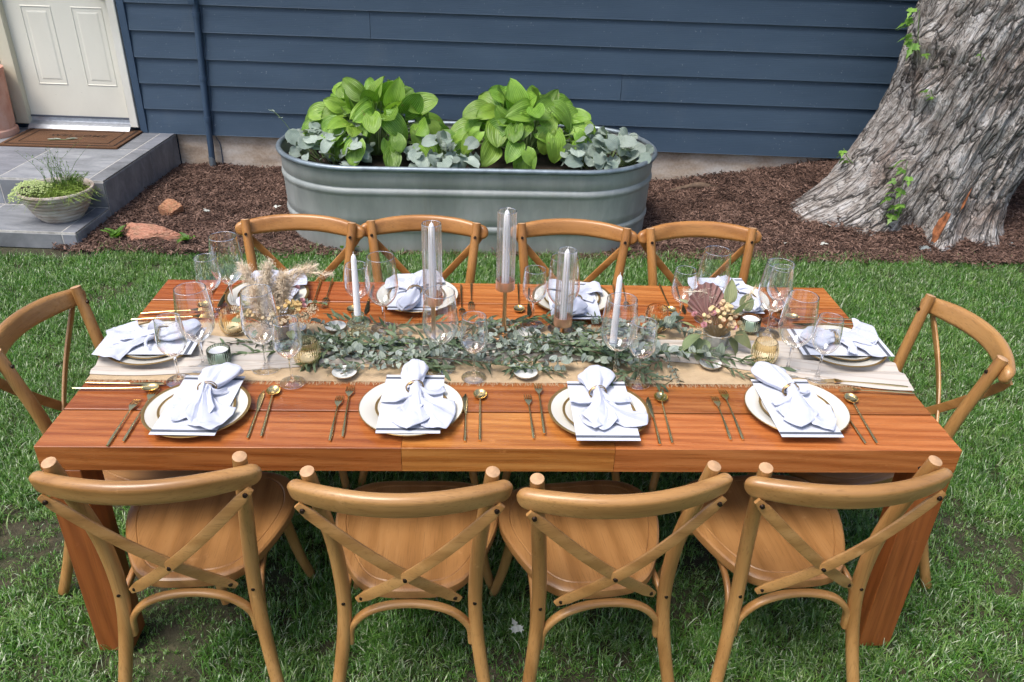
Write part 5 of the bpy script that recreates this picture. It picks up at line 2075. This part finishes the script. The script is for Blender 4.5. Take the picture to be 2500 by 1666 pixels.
def plume(p0, p1, p2, n, spread, ln, seed):
    r_ = random.Random(seed)
    P = bez([p0, p1, p2], 10)
    m = MB()
    m.tube(P, [.0014] * len(P), 5)
    for i in range(n):
        q = r_.uniform(.22, 1.0)
        k = min(len(P) - 2, int(q * (len(P) - 1)))
        c = P[k].lerp(P[k + 1], r_.random())
        d = (P[k + 1] - P[k]).normalized()
        o_ = Vector((r_.gauss(0, 1), r_.gauss(0, 1), r_.gauss(0, 1))).normalized()
        l = ln * r_.uniform(.5, 1.2) * (1.15 - .6 * q)
        a, b = c, c + (d * .7 + o_ * spread).normalized() * l
        mid = a.lerp(b, .55) + o_ * l * .10 - Vector((0, 0, l * .05))
        s_ = d.cross(o_)
        s_ = (s_.normalized() if s_.length > 1e-4 else Vector((1, 0, 0))) * .0008
        m.add([a - s_, a + s_, mid + s_, mid - s_, b], [(0, 1, 2, 3), (3, 2, 4)])
        for h in range(4):
            e = mid.lerp(b, h / 4)
            g_ = Vector((r_.gauss(0, 1), r_.gauss(0, 1), r_.gauss(0, 1))) * .0034 + (b - a).normalized() * .004
            m.add([e, e + g_ + s_ * .8, e + g_ - s_ * .8], [(0, 1, 2)])
    return m


def potmesh():
    m = MB()
    m.lathe([(.030, 0), (.0345, .001), (.036, .010), (.0405, .066), (.0425, .076), (.0405, .078), (.0385, .074), (.036, .05), (.0, .045)], 96, flute=12, famp=.022, fsel=lambda z, k: 1 < k < 5)
    return m.mesh('pot', plain('grey_ceramic', (.40, .38, .335), .7, var=.22, vscale=50, bump=.2, bscale=90))


POT = potmesh()
bq = thing('dried_bouquet', 'dried bouquet in ribbed grey pot with mauve palm fan and yellow buttons', 'bouquet', (.664, .500, .7655))
link('pot', POT, bq)
rs = random.Random(21)
st = MB()


def flower(par, p, me, sc, colr, stem=True):
    p = Vector(p)
    d = (p - Vector((0, 0, .05))).normalized()
    o = link('blossom', me, par, color=colr)
    o.matrix_local = Matrix.Translation(p) @ (d + Vector((0, -.5, .2))).to_track_quat('Z', 'Y').to_matrix().to_4x4() @ Matrix.Scale(sc, 4)
    if stem:
        b = Vector((p.x * .22, p.y * .22, .062))
        st.tube([b, b.lerp(p, .5) + Vector((rs.gauss(0, .004), rs.gauss(0, .004), .004)), p], [.0012, .001, .0008], 4)


for i in range(46):
    a, q = rs.uniform(0, 6.28), math.sqrt(rs.random())
    x, y = .062 * q * math.cos(a), .045 * q * math.sin(a) - .012
    z = .100 + .062 * (1 - q * q * .7) + rs.gauss(0, .014)
    k = rs.uniform(.75, 1.2)
    flower(bq, (x, y, z), BLO, rs.uniform(.85, 1.2), (k * 1.0, k * rs.uniform(.88, 1.06), k))
for p in ((-.055, -.035, .118), (.032, -.045, .116), (-.028, -.02, .15), (-.075, .01, .13)):
    flower(bq, p, STR, 1.05, (1.12, .78, 1.55))
st.obj('stems', M['stem_dry'], bq)
m = MB()
NS = 22
v, f = [], []
for i in range(NS + 1):
    a = rad(-62 + 124 * i / NS)
    zg = .005 if i % 2 else -.003
    L_ = .115 * (.62 + .38 * math.cos(a * 1.35) ** 2) * (1 + .03 * (i % 2))
    for j in range(5):
        r_ = L_ * j / 4
        v.append((math.sin(a) * r_, zg * j / 4, math.cos(a) * r_))
for i in range(NS):
    for j in range(4):
        f.append((i * 5 + j, i * 5 + 5 + j, i * 5 + 6 + j, i * 5 + 1 + j))
m.add(v, f)
me = m.mesh('palm_fan', M['palm'], False)
setuv(me, [(i / NS * 3.5, j / 4) for i in range(NS + 1) for j in range(5)])
link('palm_fan', me, bq, loc=(-.034, .012, .115), rot=(rad(-12), rad(-6), rad(6)))
DL = leafmesh('leaf', M['dry_leaf'], .075, .066, .06, .6, .62, .15, .35, .04, 0, 9, 9, 2)
DL2 = leafmesh('leaf', M['dry_leaf'], .085, .045, .0, .65, .8, .3, .1, .03, 0, 9, 9, 4)
for (p, az, pi_, ro, me, sc, c) in (((.052, -.015, .150), -1.2, 1.25, .3, DL, 1.05, (.8, .95, .85)), ((.07, .01, .158), .6, .5, .9, DL, .8, (.75, .8, .7)), ((.026, .01, .168), 1.4, 1.3, .1, DL2, .95, (.95, 1, .85)),
                                    ((-.06, -.02, .075), -2.6, -.1, .4, DL, 1.0, (.7, .85, .7)), ((-.05, -.02, .06), -1.9, -.5, -.2, DL, .9, (.6, .72, .6)), ((.055, -.015, .075), -.5, -.3, .2, DL, .85, (.62, .66, .5)),
                                    ((.04, -.01, .06), -.9, -.6, -.3, DL, .8, (.55, .6, .5)), ((-.085, .02, .15), 2.6, .7, .2, DL, .6, (1.1, 1.15, 1.1)), ((-.07, 0, .09), 3.0, .4, .2, DL2, .6, (1.1, 1.1, .8))):
    place_leaf(me, bq, Vector(p), az, pi_, ro, sc, color=c)
plume(Vector((-.01, .02, .09)), Vector((-.035, .03, .19)), Vector((-.115, .02, .205)), 90, .7, .028, 3).obj('grass_plume', M['pampas'], bq, smooth=False)
plume(Vector((.04, .02, .09)), Vector((.075, .025, .16)), Vector((.105, .03, .215)), 60, .9, .030, 5).obj('grass_plume', M['pampas'], bq, smooth=False, color=(1, .95, .8))
m = MB()
for i in range(26):
    a = rs.uniform(0, 6.28)
    p = Vector((.02 * math.cos(a), .02 * math.sin(a) - .01, .065))
    d = Vector((math.cos(a) * rs.uniform(.3, 1.3), math.sin(a) * rs.uniform(.3, 1.0) - .2, rs.uniform(.3, 1))).normalized() * rs.uniform(.04, .09)
    m.tube([p, p + d * .5 + Vector((rs.gauss(0, .006), 0, .004)), p + d], [.0016, .0011, .0006], 4)
m.obj('dry_stalks', M['stem_dry'], bq)

bq = thing('dried_bouquet', 'dried bouquet with fluffy beige pampas plumes and yellow clusters', 'bouquet', (-.712, .530, .7655))
link('pot', POT, bq)
st = MB()
for i, (c, n, r0, col_) in enumerate((((-.075, -.02, .115), 13, .026, (1.0, .95, .9)), ((.062, .0, .135), 15, .028, (1.12, 1.0, .75)), ((-.005, -.03, .105), 8, .024, (1.0, 1.05, 1.2)), ((.03, -.03, .1), 7, .02, (1.0, 1.05, 1.3)))):
    for k in range(n):
        p = Vector(c) + Vector((rs.gauss(0, 1), rs.gauss(0, .7), rs.gauss(0, .55))) * r0 * .6
        flower(bq, p, BLO, rs.uniform(.7, 1.0), col_)
for p in ((-.085, -.02, .128), (.09, .01, .13), (.085, .02, .142), (.07, .04, .175)):
    flower(bq, p, STR, .9, (1.12, .80, 1.55))
st.obj('stems', M['stem_dry'], bq)
for c, n, r0, col_ in (((-.03, -.045, .075), 260, .026, (.98, 1.0, 1.35)), ((.085, -.01, .10), 300, .034, (1.05, 1.05, 1.2)), ((.115, .0, .12), 110, .018, (1.15, 1.2, 1.5))):
    m = MB()
    for i in range(n):
        p = Vector(c) + Vector((rs.gauss(0, 1), rs.gauss(0, .8), rs.gauss(0, .8))) * r0 * .55
        r_ = rs.uniform(.0014, .0026)
        m.add([p + Vector(q) * r_ for q in ((1, 0, 0), (-1, 0, 0), (0, 1, 0), (0, -1, 0), (0, 0, 1), (0, 0, -1))], [(0, 2, 4), (2, 1, 4), (1, 3, 4), (3, 0, 4), (2, 0, 5), (1, 2, 5), (3, 1, 5), (0, 3, 5)])
    tag(m.obj('tiny_blossoms', M['blossom'], bq, color=col_), kind='stuff')
for i, (p1, p2, n, sp_, ln, c) in enumerate((((-.02, .02, .15), (-.01, .03, .250), 1500, 1.05, .052, (1, .97, .92)), ((-.045, .03, .15), (-.085, .04, .240), 900, .9, .050, (1.05, 1.02, 1.0)), ((.02, .03, .15), (.035, .02, .220), 1200, 1.0, .048, (.92, .86, .78)),
                                             ((.04, .05, .20), (.12, .06, .240), 520, .9, .044, (1.1, 1.06, 1.0)), ((.07, .05, .21), (.17, .06, .215), 240, .7, .030, (1.15, 1.1, 1.05)), ((-.05, .01, .13), (-.055, .0, .19), 500, 1.0, .044, (1, .95, .88)))):
    tag(plume(Vector((0, .005, .06)), Vector(p1), Vector(p2), n, sp_, ln, 40 + i).obj('pampas_plume', M['pampas'], bq, smooth=False, color=c))
for (p, az, pi_, ro, sc, c) in (((-.09, .02, .10), 2.8, .3, .2, .42, (.7, .8, .75)), ((-.10, .0, .085), 3.3, .2, -.4, .42, (.65, .8, .72)), ((-.085, .03, .12), 2.3, .5, .3, .38, (.75, .85, .8)), ((-.07, -.01, .07), 3.6, -.1, .2, .40, (.6, .75, .68)), ((-.05, -.03, .062), 4.2, -.3, .2, .38, (.65, .8, .7)),
                                ((.05, -.03, .062), 5.2, -.3, .2, .40, (.65, .8, .7)), ((.05, .01, .12), 1.0, .8, .2, .42, (.7, .8, .72)), ((-.06, .04, .14), 2.0, .8, .4, .36, (.7, .85, .8)), ((-.11, -.02, .07), 3.0, 0, .5, .36, (.6, .75, .7))):
    place_leaf(DL, bq, Vector(p), az, pi_, ro, sc, color=c)
